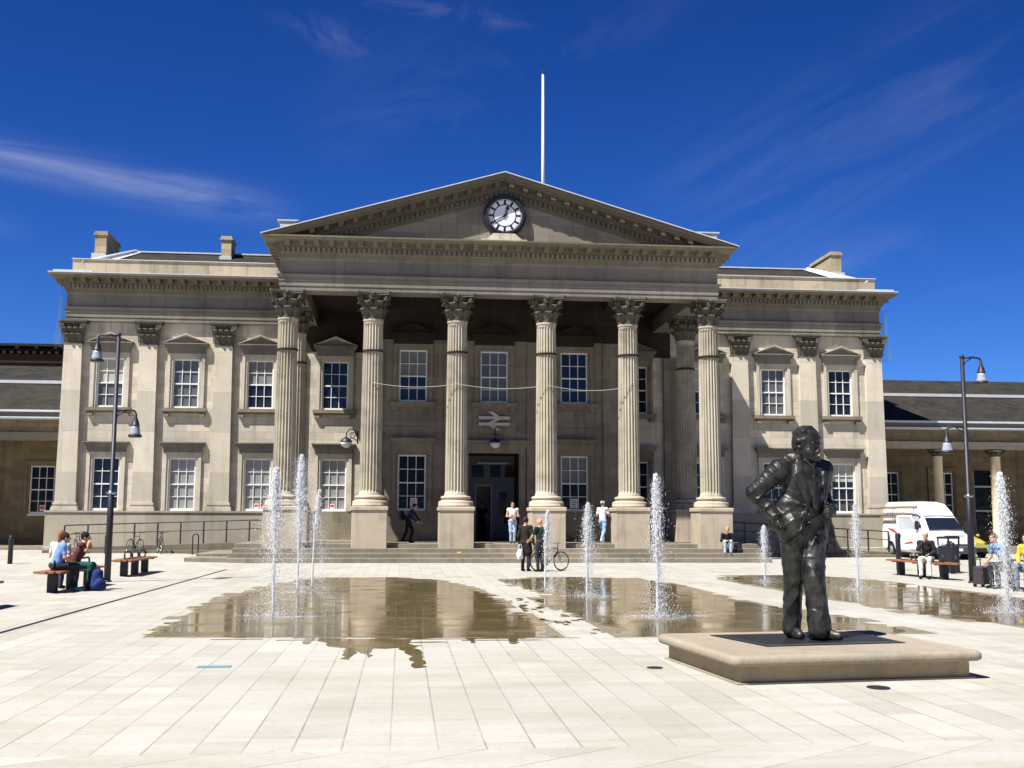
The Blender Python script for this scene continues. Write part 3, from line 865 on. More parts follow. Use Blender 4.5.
# entablature, cornice
XF, YF, XE = 9.105, -8.39, 19.87
PATH = [(-XE, 14), (-XE, -.25), (-XF, -.25), (-XF, YF), (XF, YF), (XF, -.25), (XE, -.25), (XE, 14)]
b = MB()
b.sweep([(-.2, 10.905), (0, 10.905), (0, 11.08), (.03, 11.085), (.03, 11.28), (.06, 11.285), (.06, 11.45), (.12, 11.49), (.14, 11.55), (.03, 11.57), (.0, 11.575), (.0, 12.14), (.05, 12.2), (.06, 12.25), (-.1, 12.25)], PATH)
bent = b
b = MB()
b.sweep([(-.1, 12.24), (.06, 12.24), (.06, 12.42), (.10, 12.44), (.10, 12.65), (.14, 12.67), (.14, 12.875), (.64, 12.88), (.66, 12.90), (.66, 12.95), (.71, 12.97), (.72, 13.03), (-.5, 13.07)], PATH)
bcor = b
def along(path, step, wdt, o0, o1, z0, z1, mb, skip=()):
    for i in range(len(path)-1):
        if i in skip: continue
        a, c = Vector(path[i]), Vector(path[i+1]); L = (c-a).length; d = (c-a)/L; n = Vector((d.y, -d.x))
        k = max(1, round(L/step)); st = L/k
        A = math.atan2(d.y, d.x); R = Matrix.Rotation(A, 3, 'Z')
        for j in range(k):
            p = a+d*(st*(j+.5))+n*((o0+o1)/2)
            mb.obox((p.x, p.y, (z0+z1)/2), wdt/2, (o1-o0)/2, (z1-z0)/2, R)
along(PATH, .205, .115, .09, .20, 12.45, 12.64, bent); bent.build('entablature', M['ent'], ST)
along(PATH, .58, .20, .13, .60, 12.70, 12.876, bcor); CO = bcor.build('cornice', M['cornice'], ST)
# lead drip along the wing cornice edges
for s in (-1, 1):
    b = MB(); x0, x1 = sorted((s*9.9, s*20.59)); b.box(x0, x1, -.975, -.3, 13.05, 13.095); b.build('lead_edge', M['lead'], ST)

# porch beams and ceiling
b = MB()
b.box(-XF+.02, XF-.02, YF+.02, YF+.90, 10.90, 11.6)
for s in (-1, 1):
    x0, x1 = sorted((s*(XF-.02), s*(XF-.90))); b.box(x0, x1, YF+.902, 0, 10.90, 11.6)
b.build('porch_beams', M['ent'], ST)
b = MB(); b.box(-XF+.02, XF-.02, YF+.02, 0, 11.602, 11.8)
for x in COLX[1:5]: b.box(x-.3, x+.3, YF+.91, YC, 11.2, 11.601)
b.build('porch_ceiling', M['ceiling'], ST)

# pediment
XP, ZP, ZA = 9.825, 13.03, 15.90
SL = (ZA-ZP)/XP
b = MB(); b.prism([(-9.2, 13.03), (9.2, 13.03), (0, 13.03+9.2*SL)], YF-.03, YF+.4)
PD = b.build('pediment', stone('tympanum stone', (.235, .22, .19), (1.3, .42, .55), soot_shade=.45), ST)  # stone colour darkened to carry the shade under the raking cornice
def rake(prof, mb, x_in=0):
    for s in (-1, 1):
        vs = []
        for o, dz in prof:
            zs = 13.05; xs = min(XP, XP-(zs-(ZP+dz))/SL) if dz < -.02 else XP
            vs.append((s*xs, YF-o, ZP+dz+(XP-xs)*SL)); 
        for o, dz in prof: vs.append((0, YF-o, ZA+dz))
        n = len(prof)
        fs = [(k, k+1, n+k+1, n+k) for k in range(n-1)]
        mb.add(vs, fs if s > 0 else [f[::-1] for f in fs])
b = MB(); rake([(0, -1.0), (.06, -.94), (.06, -.82), (.10, -.80), (.10, -.58), (.14, -.56), (.14, -.27), (.60, -.26), (.64, -.24), (.64, -.15), (.70, -.12), (.72, -.04), (.72, 0), (-.4, .02)][::-1], b)
b2 = b
for s in (-1, 1):
    k = 0; x = .10
    while x < 7.1:
        zc = ZA-.70-x*SL
        for (mb, w, o0, o1, zz, hz, every) in ((b, .12, .09, .20, zc, .085, 1),):
            mb.obox((s*x, YF-(o0+o1)/2, zz), w/2, (o1-o0)/2, hz, Matrix(((1, 0, 0), (0, 1, 0), (-s*SL, 0, 1))))
        x += .205
    x = .29
    while x < 7.9:
        zc = ZA-.36-x*SL
        b2.obox((s*x, YF-.36, zc), .10, .21, .09, Matrix(((1, 0, 0), (0, 1, 0), (-s*SL, 0, 1))))
        x += .58
b.build('raking_cornice', stone('raking cornice stone', (.13, .115, .09), None, soot_shade=.6), PD)
b = MB()
for s in (-1, 1):
    p = [(s*(XP+.03), ZP+.005), (0, ZA+.012), (0, ZA+.05), (s*(XP+.03), ZP+.043)]
    b.prism(p if s < 0 else p[::-1], YF-.76, YF-.3)
b.build('lead_capping', M['lead'], PD)
for x0, x1 in ((-9.4, -8.75), (8.9, 9.7)):
    b = MB(); b.box(x0, x1, -6.4, -5.6, 13.4, 14.31); rb = b.build('roof_edge_block', M['dullwhite'], ST)
    b = MB(); b.box(x0-.12, x1+.12, -6.45, -5.55, 14.312, 14.37); b.build('block_capping', M['lead'], rb)
b = MB(); b.box(-.95, .95, YF-.42, YF-.02, 13.07, 13.16); b.prism([(-.75, 13.16), (.75, 13.16), (.45, 13.42), (-.45, 13.42)], YF-.35, YF-.031); b.build('clock_bracket', M['stone'], PD)

# roofs and chimneys
b = MB()
vs = [(-19.3, -.1, 13.6), (19.3, -.1, 13.6), (19.3, 13.5, 13.6), (-19.3, 13.5, 13.6), (-17.9, 4.2, 15.28), (17.9, 4.2, 15.28), (17.9, 9, 15.28), (-17.9, 9, 15.28)]
b.add(vs, [(0, 1, 5, 4), (1, 2, 6, 5), (2, 3, 7, 6), (3, 0, 4, 7), (4, 5, 6, 7)])
g = .012
b.add([(-XP, YF-.3, ZP+.03), (0, YF-.3, ZA+.04), (0, 5, ZA+.04), (-XP, 5, ZP+.03)], [(0, 1, 2, 3)])
b.add([(XP, YF-.3, ZP+.03), (XP, 5, ZP+.03), (0, 5, ZA+.04), (0, YF-.3, ZA+.04)], [(0, 1, 2, 3)])
RF = b.build('roof', M['slate'], ST)
b = MB()
b.box(-17.9, 17.9, 4.05, 4.4, 15.285, 15.36)
for s in (-1, 1):
    b.tube([(s*19.35, -.15, 13.66), (s*17.9, 4.2, 15.32)], .16, 6)
    v = [(s*19.3, -.05, 13.625), (s*18.5, -.05, 13.66), (s*17.6, 4.1, 15.30), (s*17.9, 4.2, 15.31)]
    b.add(v if s < 0 else v[::-1], [(3, 2, 1, 0)] if s > 0 else [(0, 1, 2, 3)])
b.build('lead_flashing', M['lead'], RF)
for x0, x1, y0, y1, zt in ((-19.62, -19.05, 2.9, 5.4, 15.85), (-13.40, -12.90, 3.0, 4.3, 15.80), (18.72, 19.28, 2.9, 5.9, 15.85)):
    b = MB(); b.box(x0, x1, y0, y1, 13.6, zt); b.box(x0-.07, x1+.07, y0-.07, y1+.07, zt, zt+.09); b.box(x0-.02, x1+.02, y0-.02, y1+.02, zt+.092, zt+.2)
    ch = b.build('chimney', stone('chimney ashlar', (.47, .40, .28), (.9, .3, .6), soot_shade=.4), RF)
    b = MB(); b.box(x0-.06, x1+.06, y0-.3, y0-.01, 14.4, 14.85) if x0 < -15 or x0 > 15 else b.box(x0-.05, x1+.05, y0-.2, y0-.01, 14.6, 14.9)
    b.build('chimney_flashing', M['lead'], ch)
for s in (-1, 1):
    b = MB(); x0, x1 = sorted((s*9.9, s*19.72)); b.box(x0, x1, -.18, .12, 13.09, 13.80); b.box(x0, x1, -.22, .16, 13.802, 13.86)
    x0, x1 = sorted((s*19.42, s*19.722)); b.box(x0, x1, .122, 12, 13.09, 13.80); b.build('parapet', M['parapet'], ST)
for s in (-1, 1):
    b = MB(); x0, x1 = sorted((s*9.9, s*19.76)); b.box(x0, x1, -.24, .10, 13.862, 13.90)
    x0, x1 = sorted((s*18.6, s*20.4)); b.box(x0, x1, -.85, -.25, 13.097, 13.2); b.build('parapet_capping', M['lead'], ST)
# pigeon netting hung round the outer corners
for s in (-1, 1):
    b = MB(); b.add([(s*20.05, -.62, 12.2), (s*20.3, -.55, 9.7), (s*20.3, 1.2, 9.7), (s*20.1, 1.2, 12.2)], [(0, 1, 2, 3)])
    b.add([(s*20.05, -.62, 12.2), (s*20.3, -.55, 9.7), (s*19.98, -.6, 9.7), (s*19.95, -.6, 12.2)], [(0, 1, 2, 3)])
    b.build('pigeon_net', M['net'], ST)

# ------------------------------------------------------------------ clock, flagpole, sign, lanterns, cable
CK = empty('clock', (.04, YF-.05, 14.22), 0, 'round white station clock with black rim set in the pediment', 'clock')
CK.rotation_euler = (0, 0, 0)
def ring(b, r0, r1, y0, y1, n=48):
    vs = []
    for k in range(n):
        t = 2*PI*k/n
        for r, y in ((r0, y0), (r1, y0), (r1, y1), (r0, y1)): vs.append((r*math.sin(t), y, r*math.cos(t)))
    fs = []
    for k in range(n):
        a = 4*k; c = 4*((k+1) % n)
        for q in range(4): fs.append((a+q, c+q, c+(q+1) % 4, a+(q+1) % 4))
    return b.add(vs, fs)
b = MB(); ring(b, .72, .80, -.30, 0); ring(b, .80, .89, -.22, 0); b.build('rim', M['navy'], CK)
b = MB(); b.prism([(.76*math.cos(2*PI*k/48), .76*math.sin(2*PI*k/48)) for k in range(48)], -.12, 0); b.build('dial_back', M['navy'], CK)
b = MB()
b.prism([(.445*math.cos(2*PI*k/48), .445*math.sin(2*PI*k/48)) for k in range(48)], -.15, -.121)
ring(b, .685, .70, -.15, -.121)
for k in range(12):
    a = 2*PI*(k+.5)/12; poly = []
    for r, da in ((.50, -.17), (.67, -.185), (.67, .185), (.50, .17)):
        poly.append((r*math.sin(a+da), r*math.cos(a+da)))
    b.prism(poly[::-1], -.15, -.121)
b.build('dial', M['clockface'], CK)
def hand(name, ang, L, w, tail, disc=None):
    b = MB(); R = Matrix.Rotation(ang, 4, 'Y')
    b.prism([(-w, -tail), (w, -tail), (w*.6, L), (-w*.6, L)], -.19, -.17)
    if disc: b.prism([(.075*math.cos(2*PI*k/12), disc+.075*math.sin(2*PI*k/12)) for k in range(12)], -.195, -.165)
    b.transform(R); b.build(name, M['iron'], CK)
hand('hour_hand', math.radians(20), .42, .04, .1, .33); hand('minute_hand', math.radians(240), .62, .028, .12)

FP = empty('flagpole', (2.23, -4.0, 15.2), 0, 'tall bare white flagpole rising behind the pediment', 'flagpole')
b = MB(); b.tube([(0, 0, -.1), (0, 0, 3), (0, 0, 7.2)], [.085, .075, .05], 10); b.build('pole', M['white'], FP)
b = MB(); b.sphere((0, 0, 7.25), .09, 10, 8, (1, 1, .6)); b.build('finial', M['iron'], FP)

SG = MB()
def stroke(p, q, w):
    p, q = Vector(p), Vector(q); d = (q-p).normalized(); n = Vector((-d.y, d.x))*w/2
    SG.prism([tuple(p-n), tuple(q-n), tuple(q+n), tuple(p+n)], YC-.17, YC-.05)
zc = 6.03
for z in (.14, -.14):
    SG.prism([(-.70, zc+z-.065), (.70, zc+z-.065), (.70, zc+z+.065), (-.70, zc+z+.065)], YC-.172, YC-.052)
def para(xa, za, xb, zb, w=.24):
    q = [(xa-w/2, zc+za), (xb-w/2, zc+zb), (xb+w/2, zc+zb), (xa+w/2, zc+za)]
    ar = sum(q[i][0]*q[(i+1) % 4][1]-q[(i+1) % 4][0]*q[i][1] for i in range(4))
    SG.prism(q if ar > 0 else q[::-1], YC-.168, YC-.049)
para(-.17, .42, .26, .10); para(.26, .12, -.26, -.12); para(-.26, -.10, .17, -.42)
T(SG.build('sign', plain('pale sign enamel', (.50, .49, .46), .5)), 'large pale double arrow railway emblem above the entrance', 'sign')

def wall_lantern(lab, x, y, z, hang, wy):
    L = empty('wall_lantern', (x, y, z), 0, lab, 'lantern', 'lanterns under the portico')
    b = MB(); b.lathe([(.03, .30), (.10, .26), (.20, .20), (.255, .10), (.26, .08), (.255, .07)], 18); b.build('lantern_cap', M['iron'], L)
    b = MB(); b.lathe([(.245, .075), (.23, -.02), (.17, -.12), (.06, -.18), (.01, -.185)], 18); b.build('globe', M['bulb'], L)
    b = MB()
    if hang: b.tube([(0, 0, .28), (0, 0, .72)], .022, 6); b.tube([(0, 0, .72), (0, wy-y, .72)], .022, 6); b.lathe([(.06, .42), (.09, .46), (.02, .52)], 10)
    else:
        b.tube([(0, 0, .29), (.02, .02, .5), (.16, .1, .66), (.34, .2, .62), (.42, wy-y, .40)], .03, 7)
        b.tube([Vector((.27+.16*math.cos(t)*(1-t/14), .16, .36+.16*math.sin(t)*(1-t/14))) for t in [i*.45 for i in range(22)]], .02, 6)
        b.tube([(.46, wy-y, .05), (.46, wy-y, .62)], .035, 7); b.tube([(.42, wy-y-.02, .2), (.2, .2, .3)], .02, 6)
    b.build('bracket', M['iron'], L)
wall_lantern('wall lantern on a scrolled bracket beside the second column', -6.5, YC-.5, 4.93, False, YC+.3)
wall_lantern('globe lantern hanging over the central doorway', .01, YC-.6, 4.95, True, YC)
wall_lantern('wall lantern half hidden behind the fifth column', 6.1, YC-.5, 4.85, False, YC+.3)
b = MB(); pts = []
for x0, x1, sag in ((-5.3, -1.86, .16), (-1.86, 1.86, .17), (1.86, 5.32, .2)):
    for k in range(12):
        t = k/12; pts.append((x0+(x1-x0)*t, -7.94-.44, 7.16-sag*4*t*(1-t)))
pts.append((5.32, -8.38, 7.2)); pts += [(5.6, -8.2, 7.3)]; b.tube(pts, .014, 5)
T(b.build('cable', plain('grey cable', (.34, .33, .31), .6)), 'thin pale cable looped between the columns of the portico', 'cable')

# ------------------------------------------------------------------ low side buildings with colonnades
Wside = make_window(False)
def side_building(s, lab):
    B = empty('station_wing_building', (s*19.95, 6, 0), 0, lab, 'station wing')
    def X(a): return s*(a-19.95)
    def bx(mb, a, c, y0, y1, z0, z1):
        x0, x1 = sorted((X(a), X(c))); mb.box(x0, x1, y0-6, y1-6, z0, z1)
    cx = [22.87, 26.0, 29.2, 32.4, 35.6] if s > 0 else [22.5, 25.75, 29, 32.3, 35.5]
    w = MB(); o = []
    for i, c in enumerate(cx):
        a, e = X(c)-HW, X(c)+HW
        o.append((a, e, 1.9, 4.5) if not (s > 0 and i == 2) else (X(27.85), X(29.0), .3, 4.5))
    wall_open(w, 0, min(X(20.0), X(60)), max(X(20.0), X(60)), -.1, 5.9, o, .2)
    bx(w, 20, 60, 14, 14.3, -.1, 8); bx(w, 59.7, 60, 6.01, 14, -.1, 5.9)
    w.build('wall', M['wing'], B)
    for i, c in enumerate(cx):
        if s > 0 and i == 2:
            d = MB(); x0, x1 = X(27.85), X(29.0)
            d.box(x0, x1, .16, .2, .3, 4.5); dd = d.build('door_glazing', M['black'], B)
            d = MB()
            for z in (3.55, 2.2): d.box(x0, x1, .10, .158, z, z+.09)
            for a in (x0, x1-.07): d.box(a, a+.07, .10, .158, .3, 4.5)
            d.build('door_frame', M['dullwhite'], dd)
            continue
        q = Wside if Wside.name not in used else copy_tree(Wside)
        used.add(Wside.name); q.parent = B; q.location = (X(c), 0, 1.9)
        for ch in q.children:
            if ch.name.startswith('hood'): bpy.data.objects.remove(ch)
            elif ch.name.startswith('pane'): ch.material_slots[0].link = 'OBJECT'; ch.material_slots[0].material = M['black']
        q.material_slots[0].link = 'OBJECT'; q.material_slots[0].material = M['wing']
        if s < 0 and i == 0: notice(q, .03, .14, .26, .3, True)
    e = MB(); bx(e, 20.0, 60, 2.62, 3.38, 5.47, 5.84); e.build('beam', M['shaded_beam'] if s < 0 else plain('pale weathered beam', (.36, .31, .225), .8, 0, .2, 3), B)  # left beam is the darker copy, with shade in its colour
    e = MB(); bx(e, 20.0, 60, 2.72, 5.98, 5.842, 6.1); bx(e, 20, 60, 2.55, 2.8, 6.1, 6.45); bx(e, 20, 60, 2.9, 6, 6.1, 6.3); e.build('frieze', M['wing'], B)
    e = MB(); bx(e, 20.0, 60, 2.22, 2.60, 6.452, 6.50); bx(e, 20, 60, 2.18, 2.30, 6.502, 6.56); bx(e, 20, 60, 2.16, 2.42, 6.802, 6.90); e.build('gutter', M['lead'], B)
    e = MB(); bx(e, 20, 60, 2.31, 2.5, 6.562, 6.801); e.build('gutter_board', plain('grey gutter board', (.12, .12, .115), .7, 0, .25, 3), B)
    r = MB()
    for y0, z0, y1, z1 in ((2.4, 6.88, 8.0, 8.86), (8.02, 9.0, 12, 10.35)):
        v = [(X(20.0), y0-6, z0), (X(60), y0-6, z0), (X(60), y1-6, z1), (X(20.0), y1-6, z1)]
        r.add(v if s > 0 else v[::-1], [(0, 1, 2, 3)])
    v = [(X(20.0), 6, 10.35), (X(60), 6, 10.35), (X(60), 12, 8), (X(20.0), 12, 8)]; r.add(v if s > 0 else v[::-1], [(0, 1, 2, 3)])
    rf = r.build('roof', M['slate'], B)
    f = MB(); bx(f, 20.0 if s < 0 else 21.6, 60, 7.85, 8.03, 8.86, 9.03); f.build('lead_flashing', M['lead'], rf)
    st = MB(); bx(st, 20.2, 60, 1.6, 6, -.1, .34); bx(st, 20.2, 60, 1.0, 1.6, -.1, .30 if s < 0 else .17); st.build('plinth_step', M['step'], B)
    k = MB(); k.lathe([(.36, .34), (.36, .5), (.31, .55), (.285, .62), (.275, 2), (.245, 5.03), (.27, 5.04), (.27, 5.08), (.24, 5.09), (.26, 5.3), (.36, 5.40)], 24)
    xs = [24.25, 27.48, 30.7, 33.95, 37.2]
    c0 = k.build('column', M['cream'], B)
    cp = MB(); cp.lathe([(.24, 5.06), (.26, 5.25), (.34, 5.4)], 16)
    for q in range(8):
        vs, fs = leaf(cp, .2, [(5.07, .25), (5.16, .29), (5.24, .34), (5.28, .40), (5.25, .43)])
        Mt = Matrix.Rotation(2*PI*q/8, 4, 'Z'); cp.add([tuple(Mt @ Vector(p)) for p in vs], fs)
    for q in range(4):
        a = PI/4+q*PI/2; d = Vector((math.cos(a), math.sin(a), 0)); cp.tube(spiral(d*.42+Vector((0, 0, 5.34)), d, (0, 0, 1), .07), .03, 5)
    cp.box(-.38, .38, -.38, .38, 5.40, 5.468)
    cp.build('capital', M['capital'], c0)
    for i, x in enumerate(xs):
        c = c0 if i == 0 else copy_tree(c0, B); c.location = (X(x), -3, 0)
    return B
side_building(-1, 'low slate roofed station wing left of the main block')
side_building(1, 'low slate roofed colonnade wing right of the main block')
BK = empty('brick_building', (-45, 25, 0), 0, 'dark red brick building rising behind the left wing roof', 'building')
b = MB(); b.box(-30, 22, 0, 12, 0, 12.95); b.build('wall', M['brick'], BK)
b = MB(); b.box(-30.2, 22.2, -.25, .0, 13.1, 13.3); b.box(-30.3, 22.3, -.4, 12, 13.45, 13.62)
b.box(-30.2, 22.2, -.2, -.002, 12.3, 12.45)
for k in range(104): b.box(-30+.5*k, -29.78+.5*k, -.3, -.002, 12.95, 13.1) if k % 1 == 0 else None
b.build('cornice', M['soot_shade'], BK)
b = MB()
for k in range(40): b.box(-29.2+1.28*k, -28.95+1.28*k, -.28, -.21, 13.305, 13.44)
b.build('cornice_blocks', M['cornice'], BK)
b = MB()
for x in (14.0, 17.2, 20.0): b.box(x-.22, x+.22, -.06, -.002, 11.55, 12.1)
b.build('stone_blocks', M['cream'], BK)

# ------------------------------------------------------------------ street furniture
def lamp_lantern(parent, x, z):
    b = MB(); b.lathe([(.02, .62), (.035, .6), (.04, .5), (.075, .42), (.105, .30), (.12, .285)], 16, (x, 0, z))
    L = b.build('lantern', M['navy'], parent)
    b = MB(); b.lathe([(.105, .284), (.115, .2), (.135, .08), (.15, .04)], 16, (x, 0, z)); b.build('glass_shade', plain('smoked lamp glass', (.30, .34, .40), .12, 0, .2, 5, .6), L)
    b = MB(); b.lathe([(.15, .045), (.175, .03), (.18, -.02), (.15, -.03), (.1, -.02)], 16, (x, 0, z)); b.build('rim', M['navy'], L)
def lamp_post(lab, x, y, H, s, zl):
    L = empty('street_lamp', (x, y, 0), 0, lab, 'street lamp', 'twin armed lamp posts')
    b = MB(); b.tube([(0, 0, 0), (0, 0, 2.3), (0, 0, 2.32), (0, 0, H)], [.088, .082, .062, .052], 14); b.sphere((0, 0, H), .07, 10, 6)
    b.lathe([(.12, 0), (.12, .03), (.09, .05)], 14); b.build('pole', M['navy'], L)
    b = MB(); b.tube([(0, 0, 2.28), (0, 0, 2.36)], .095, 12); b.box(-.13, .13, -.03, .03, 2.30, 2.34); b.build('collar', M['chrome'], L)
    for z, d in ((H-.03, s), (zl, -s)):
        b = MB(); b.tube([(0, 0, z), (d*.3, 0, z+.03), (d*.5, 0, z), (d*.54, 0, z-.08)], .028, 8); b.tube([(0, 0, z-.25), (d*.1, 0, z-.1), (d*.3, 0, z+.02)], .018, 6)
        b.build('arm', M['navy'], L); lamp_lantern(L, d*.54, z-.68)
lamp_post('tall dark twin armed lamp post beside the bench with the blue backpack', -11.67, -22.86, 6.54, -1, 4.50)
lamp_post('tall dark twin armed lamp post beside the litter bin and white van', 11.22, -24.37, 6.12, 1, 4.17)

def make_bench():
    B = empty('bench', (0, 0, 0))
    b = MB(); L = 1.95; w = .30
    for k in range(5):
        x0 = -w+k*.122; e = .28*abs((k-2)/2.)
        b.slab([(x0, -L+e), (x0+.11, -L+e+(.06 if k > 1 else -.06)*0), (x0+.11, L-e), (x0, L-e)], .43, .475)
    b.build('seat', M['wood'], B, bevel=.006)
    for y in (-1.28, 0, 1.28):
        q = MB(); q.box(-.10, .10, y-.08, y+.08, 0, .40); q.box(-.27, .27, y-.05, y+.05, .40, .429); q.build('leg', M['navy'], B, bevel=.008)
    for y in (-.92, .0, .92):
        pts = []
        for k in range(24):
            t = 2*PI*k/24; cy = .26*(1 if math.cos(t) > 0 else -1)
            pts.append((.0, y+cy+.11*math.cos(t), .585+.11*math.sin(t)))
        q = MB(); q.tube(pts, .024, 7, closed=True); q.build('loop_armrest', M['navy'], B)
    return B
BN = make_bench()
BG = 'hardwood benches on dark legs'
for i, (x, y, rz, lab) in enumerate([(-11.75, -25.75, -.03, 'wooden bench with young people and a blue backpack'), (-11.97, -18.6, .0, 'empty wooden bench standing behind the left lamp post'),
        (-11.75, -32.75, 0, 'wooden bench cut off by the left edge of the picture'), (11.25, -21.4, .03, 'wooden bench with a man in white trousers on it'), (10.98, -28.0, .03, 'wooden bench cut off by the right edge behind the fountain jet')]):
    o = BN if i == 0 else copy_tree(BN); o.location = (x, y, 0); o.rotation_euler.z = rz; T(o, lab, 'bench', BG)

def bollard(lab, x, y, h=1.0):
    B = empty('bollard', (x, y, ground_h(x, y)), 0, lab, 'bollard', 'dark bollards round the square')
    b = MB(); b.lathe([(.085, 0), (.085, h-.05), (.075, h-.01), (.04, h)], 14); b.build('post', M['navy'], B)
    b = MB(); b.lathe([(.088, h-.17), (.092, h-.165), (.092, h-.13), (.088, h-.125)], 14); b.build('band', M['iron'], B)
bollard('dark bollard on the far left in front of the left wing', -17.9, -11.7)
bollard('dark bollard right of the litter bin and lamp post', 13.95, -17.9)
bollard('dark bollard between the litter bin and the lamp post', 13.3, -19.3, .98)
bollard('slim dark post between the bench and the open van door', 12.6, -17.0, 1.25)

LB = empty('litter_bin', (13.55, -18.6, 0), .3, 'square dark litter bin behind the right bench', 'litter bin')
b = MB(); b.bbox(-.24, .24, -.24, .24, .04, .86, .03); b.box(-.2, .2, -.2, .2, 0, .04); b.build('body', M['iron'], LB)
b = MB(); b.bbox(-.27, .27, -.27, .27, 1.08, 1.16, .03)
for sx in (-1, 1):
    for sy in (-1, 1): b.box(sx*.22-.02, sx*.22+.02, sy*.22-.02, sy*.22+.02, .86, 1.08)
b.build('hood', M['iron'], LB)
b = MB(); b.prism([(.09*math.cos(2*PI*k/16), .5+.09*math.sin(2*PI*k/16)) for k in range(16)], -.25, -.241); b.build('emblem', plain('bin emblem', (.10, .09, .06), .5), LB)

# ramps with handrails at both ends of the building
def ramp(s, lab, labr):
    x0, x1 = -18.6, -10.62
    def X(x): return x if s < 0 else -x
    g = .19 if s < 0 else .0
    R = MB(); n = 1
    P = [(x0, g-.3), (x1, g-.3), (x1, .66), (x0, g+.22)]
    poly = [(X(x), z) for x, z in P]
    if s > 0: poly = poly[::-1]
    R.prism(poly, -3.3, -2.95)
    P = [(x0, g-.3), (x1, g-.3), (x1, .52), (x0, g+.1)]
    poly = [(X(x), z) for x, z in P]
    if s > 0: poly = poly[::-1]
    R.prism(poly, -2.949, -.42)
    xa, xb = sorted((X(x0-.7), X(x1)))
    R.box(xa, xb, -3.75, -3.301, -.05, g+.12)
    T(R.build('access_ramp', stone('sooty ramp stone', (.17, .155, .125), (1.6, .6, .5), soot_shade=.6), bevel=.015), lab, 'ramp')
    H = empty('handrail', (X(x0), -3.1, g), 0, labr, 'handrail', 'ramp handrails')
    ox = X(x0)
    q = MB()
    for dz in (0, .38):
        pts = [(X(x0+.0)-ox, 0, .22+.55), (X(x0)-ox, 0, .22+.95-dz)] if dz == 0 else [(X(x0)-ox, 0, .22+.95-dz)]
        pts += [(X(x1-.1)-ox, 0, .66-g+.95-dz), (X(x1+.4)-ox, 0, .66-g+.95-dz)]
        q.tube(pts, .027 if dz == 0 else .018, 7)
    q.build('rail', M['iron'], H)
    for k in range(9):
        t = k/8; x = x0+(x1-.1-x0)*t; z0 = .22+(.66-g-.22)*t
        q = MB(); q.box(X(x)-ox-.028, X(x)-ox+.028, -.028, .028, z0-.05, z0+.93); q.build('post', M['iron'], H)
ramp(-1, 'stone access ramp climbing to the left end of the steps', 'dark handrail along the left ramp behind the bicycles')
ramp(1, 'stone access ramp behind the statue on the right', 'dark handrail along the right ramp beyond the statue')

# ------------------------------------------------------------------ bicycles
def make_bike(framecol):
    B = empty('bicycle', (0, 0, 0)); fm = plain('bike paint', framecol, .35)
    for y in (-.52, .52):
        q = MB(); q.tube([(0, y+.33*math.cos(2*PI*k/28), .345+.33*math.sin(2*PI*k/28)) for k in range(28)], .02, 6, closed=True)
        w = q.build('wheel', M['rubber'], B)
        q = MB(); q.tube([(0, y+.305*math.cos(2*PI*k/28), .345+.305*math.sin(2*PI*k/28)) for k in range(28)], .010, 5, closed=True)
        for k in range(14):
            a = 2*PI*k/14; q.tube([(0, y+.03*math.cos(a), .345+.03*math.sin(a)), (0, y+.3*math.cos(a+.25), .345+.3*math.sin(a+.25))], .003, 3)
        q.tube([(-.05, y, .345), (.05, y, .345)], .022, 8); q.build('rim', M['chrome'], w)
    q = MB(); bb = (0, .08, .29); st = (0, .22, .82); hd = (0, -.36, .80); hl = (0, -.38, .70)
    for a, c, r in ((bb, st, .017), (bb, hl, .02), (st, hd, .016), (hd, hl, .022)): q.tube([a, c], r, 7)
    for s in (-1, 1):
        q.tube([(s*.02, .22, .78), (s*.06, .52, .345)], .009, 5); q.tube([(s*.02, .08, .29), (s*.06, .52, .345)], .01, 5)
        q.tube([(s*.03, -.385, .68), (s*.055, -.43, .5), (s*.055, -.52, .345)], .012, 5)
    q.build('frame', fm, B)
    q = MB(); q.tube([(0, -.35, .80), (0, -.33, .98)], .014, 6); q.tube([(-.29, -.24, 1.0), (-.24, -.30, 1.0), (0, -.35, .99), (.24, -.30, 1.0), (.29, -.24, 1.0)], .013, 6)
    q.build('handlebar', M['iron'], B)
    q = MB(); q.tube([(0, .22, .8), (0, .24, .94)], .013, 6); q.sphere((0, .27, .96), .1, 10, 6, (.75, 1.35, .32)); q.build('saddle', M['iron'], B)
    q = MB(); q.prism([(.09*math.cos(2*PI*k/16), .09*math.sin(2*PI*k/16)) for k in range(16)], -.01, .01)
    q.transform(Matrix.Translation((.06, .08, .29)) @ Matrix.Rotation(PI/2, 4, 'Z')); q.tube([(.07, .08, .29), (.09, .2, .2)], .01, 5); q.tube([(-.07, .08, .29), (-.09, -.04, .38)], .01, 5)
    q.build('crank', M['iron'], B)
    return B
BK0 = make_bike((.02, .02, .03))
for i, (x, y, rz, ry, lab, grp) in enumerate([(.78, -16.95, math.radians(118), 0, 'dark bicycle held by the two standing men', None),
      (-17.6, -4.35, math.radians(28), -.12, 'bicycle parked at the ramp rail left of the lamp post', 1), (-15.35, -4.35, math.radians(40), .12, 'bicycle leaning on the ramp rail just right of the lamp post', 1), (-14.3, -4.35, math.radians(20), .1, 'bicycle leaning on the ramp rail furthest right of the parked three', 1)]):
    o = BK0 if i == 0 else copy_tree(BK0)
    o.location = (x, y, ground_h(x, y)); o.rotation_euler = (0, ry, rz); T(o, lab, 'bicycle'); o.scale = (.9,)*3
    if grp: o['group'] = 'bicycles parked along the ramp'
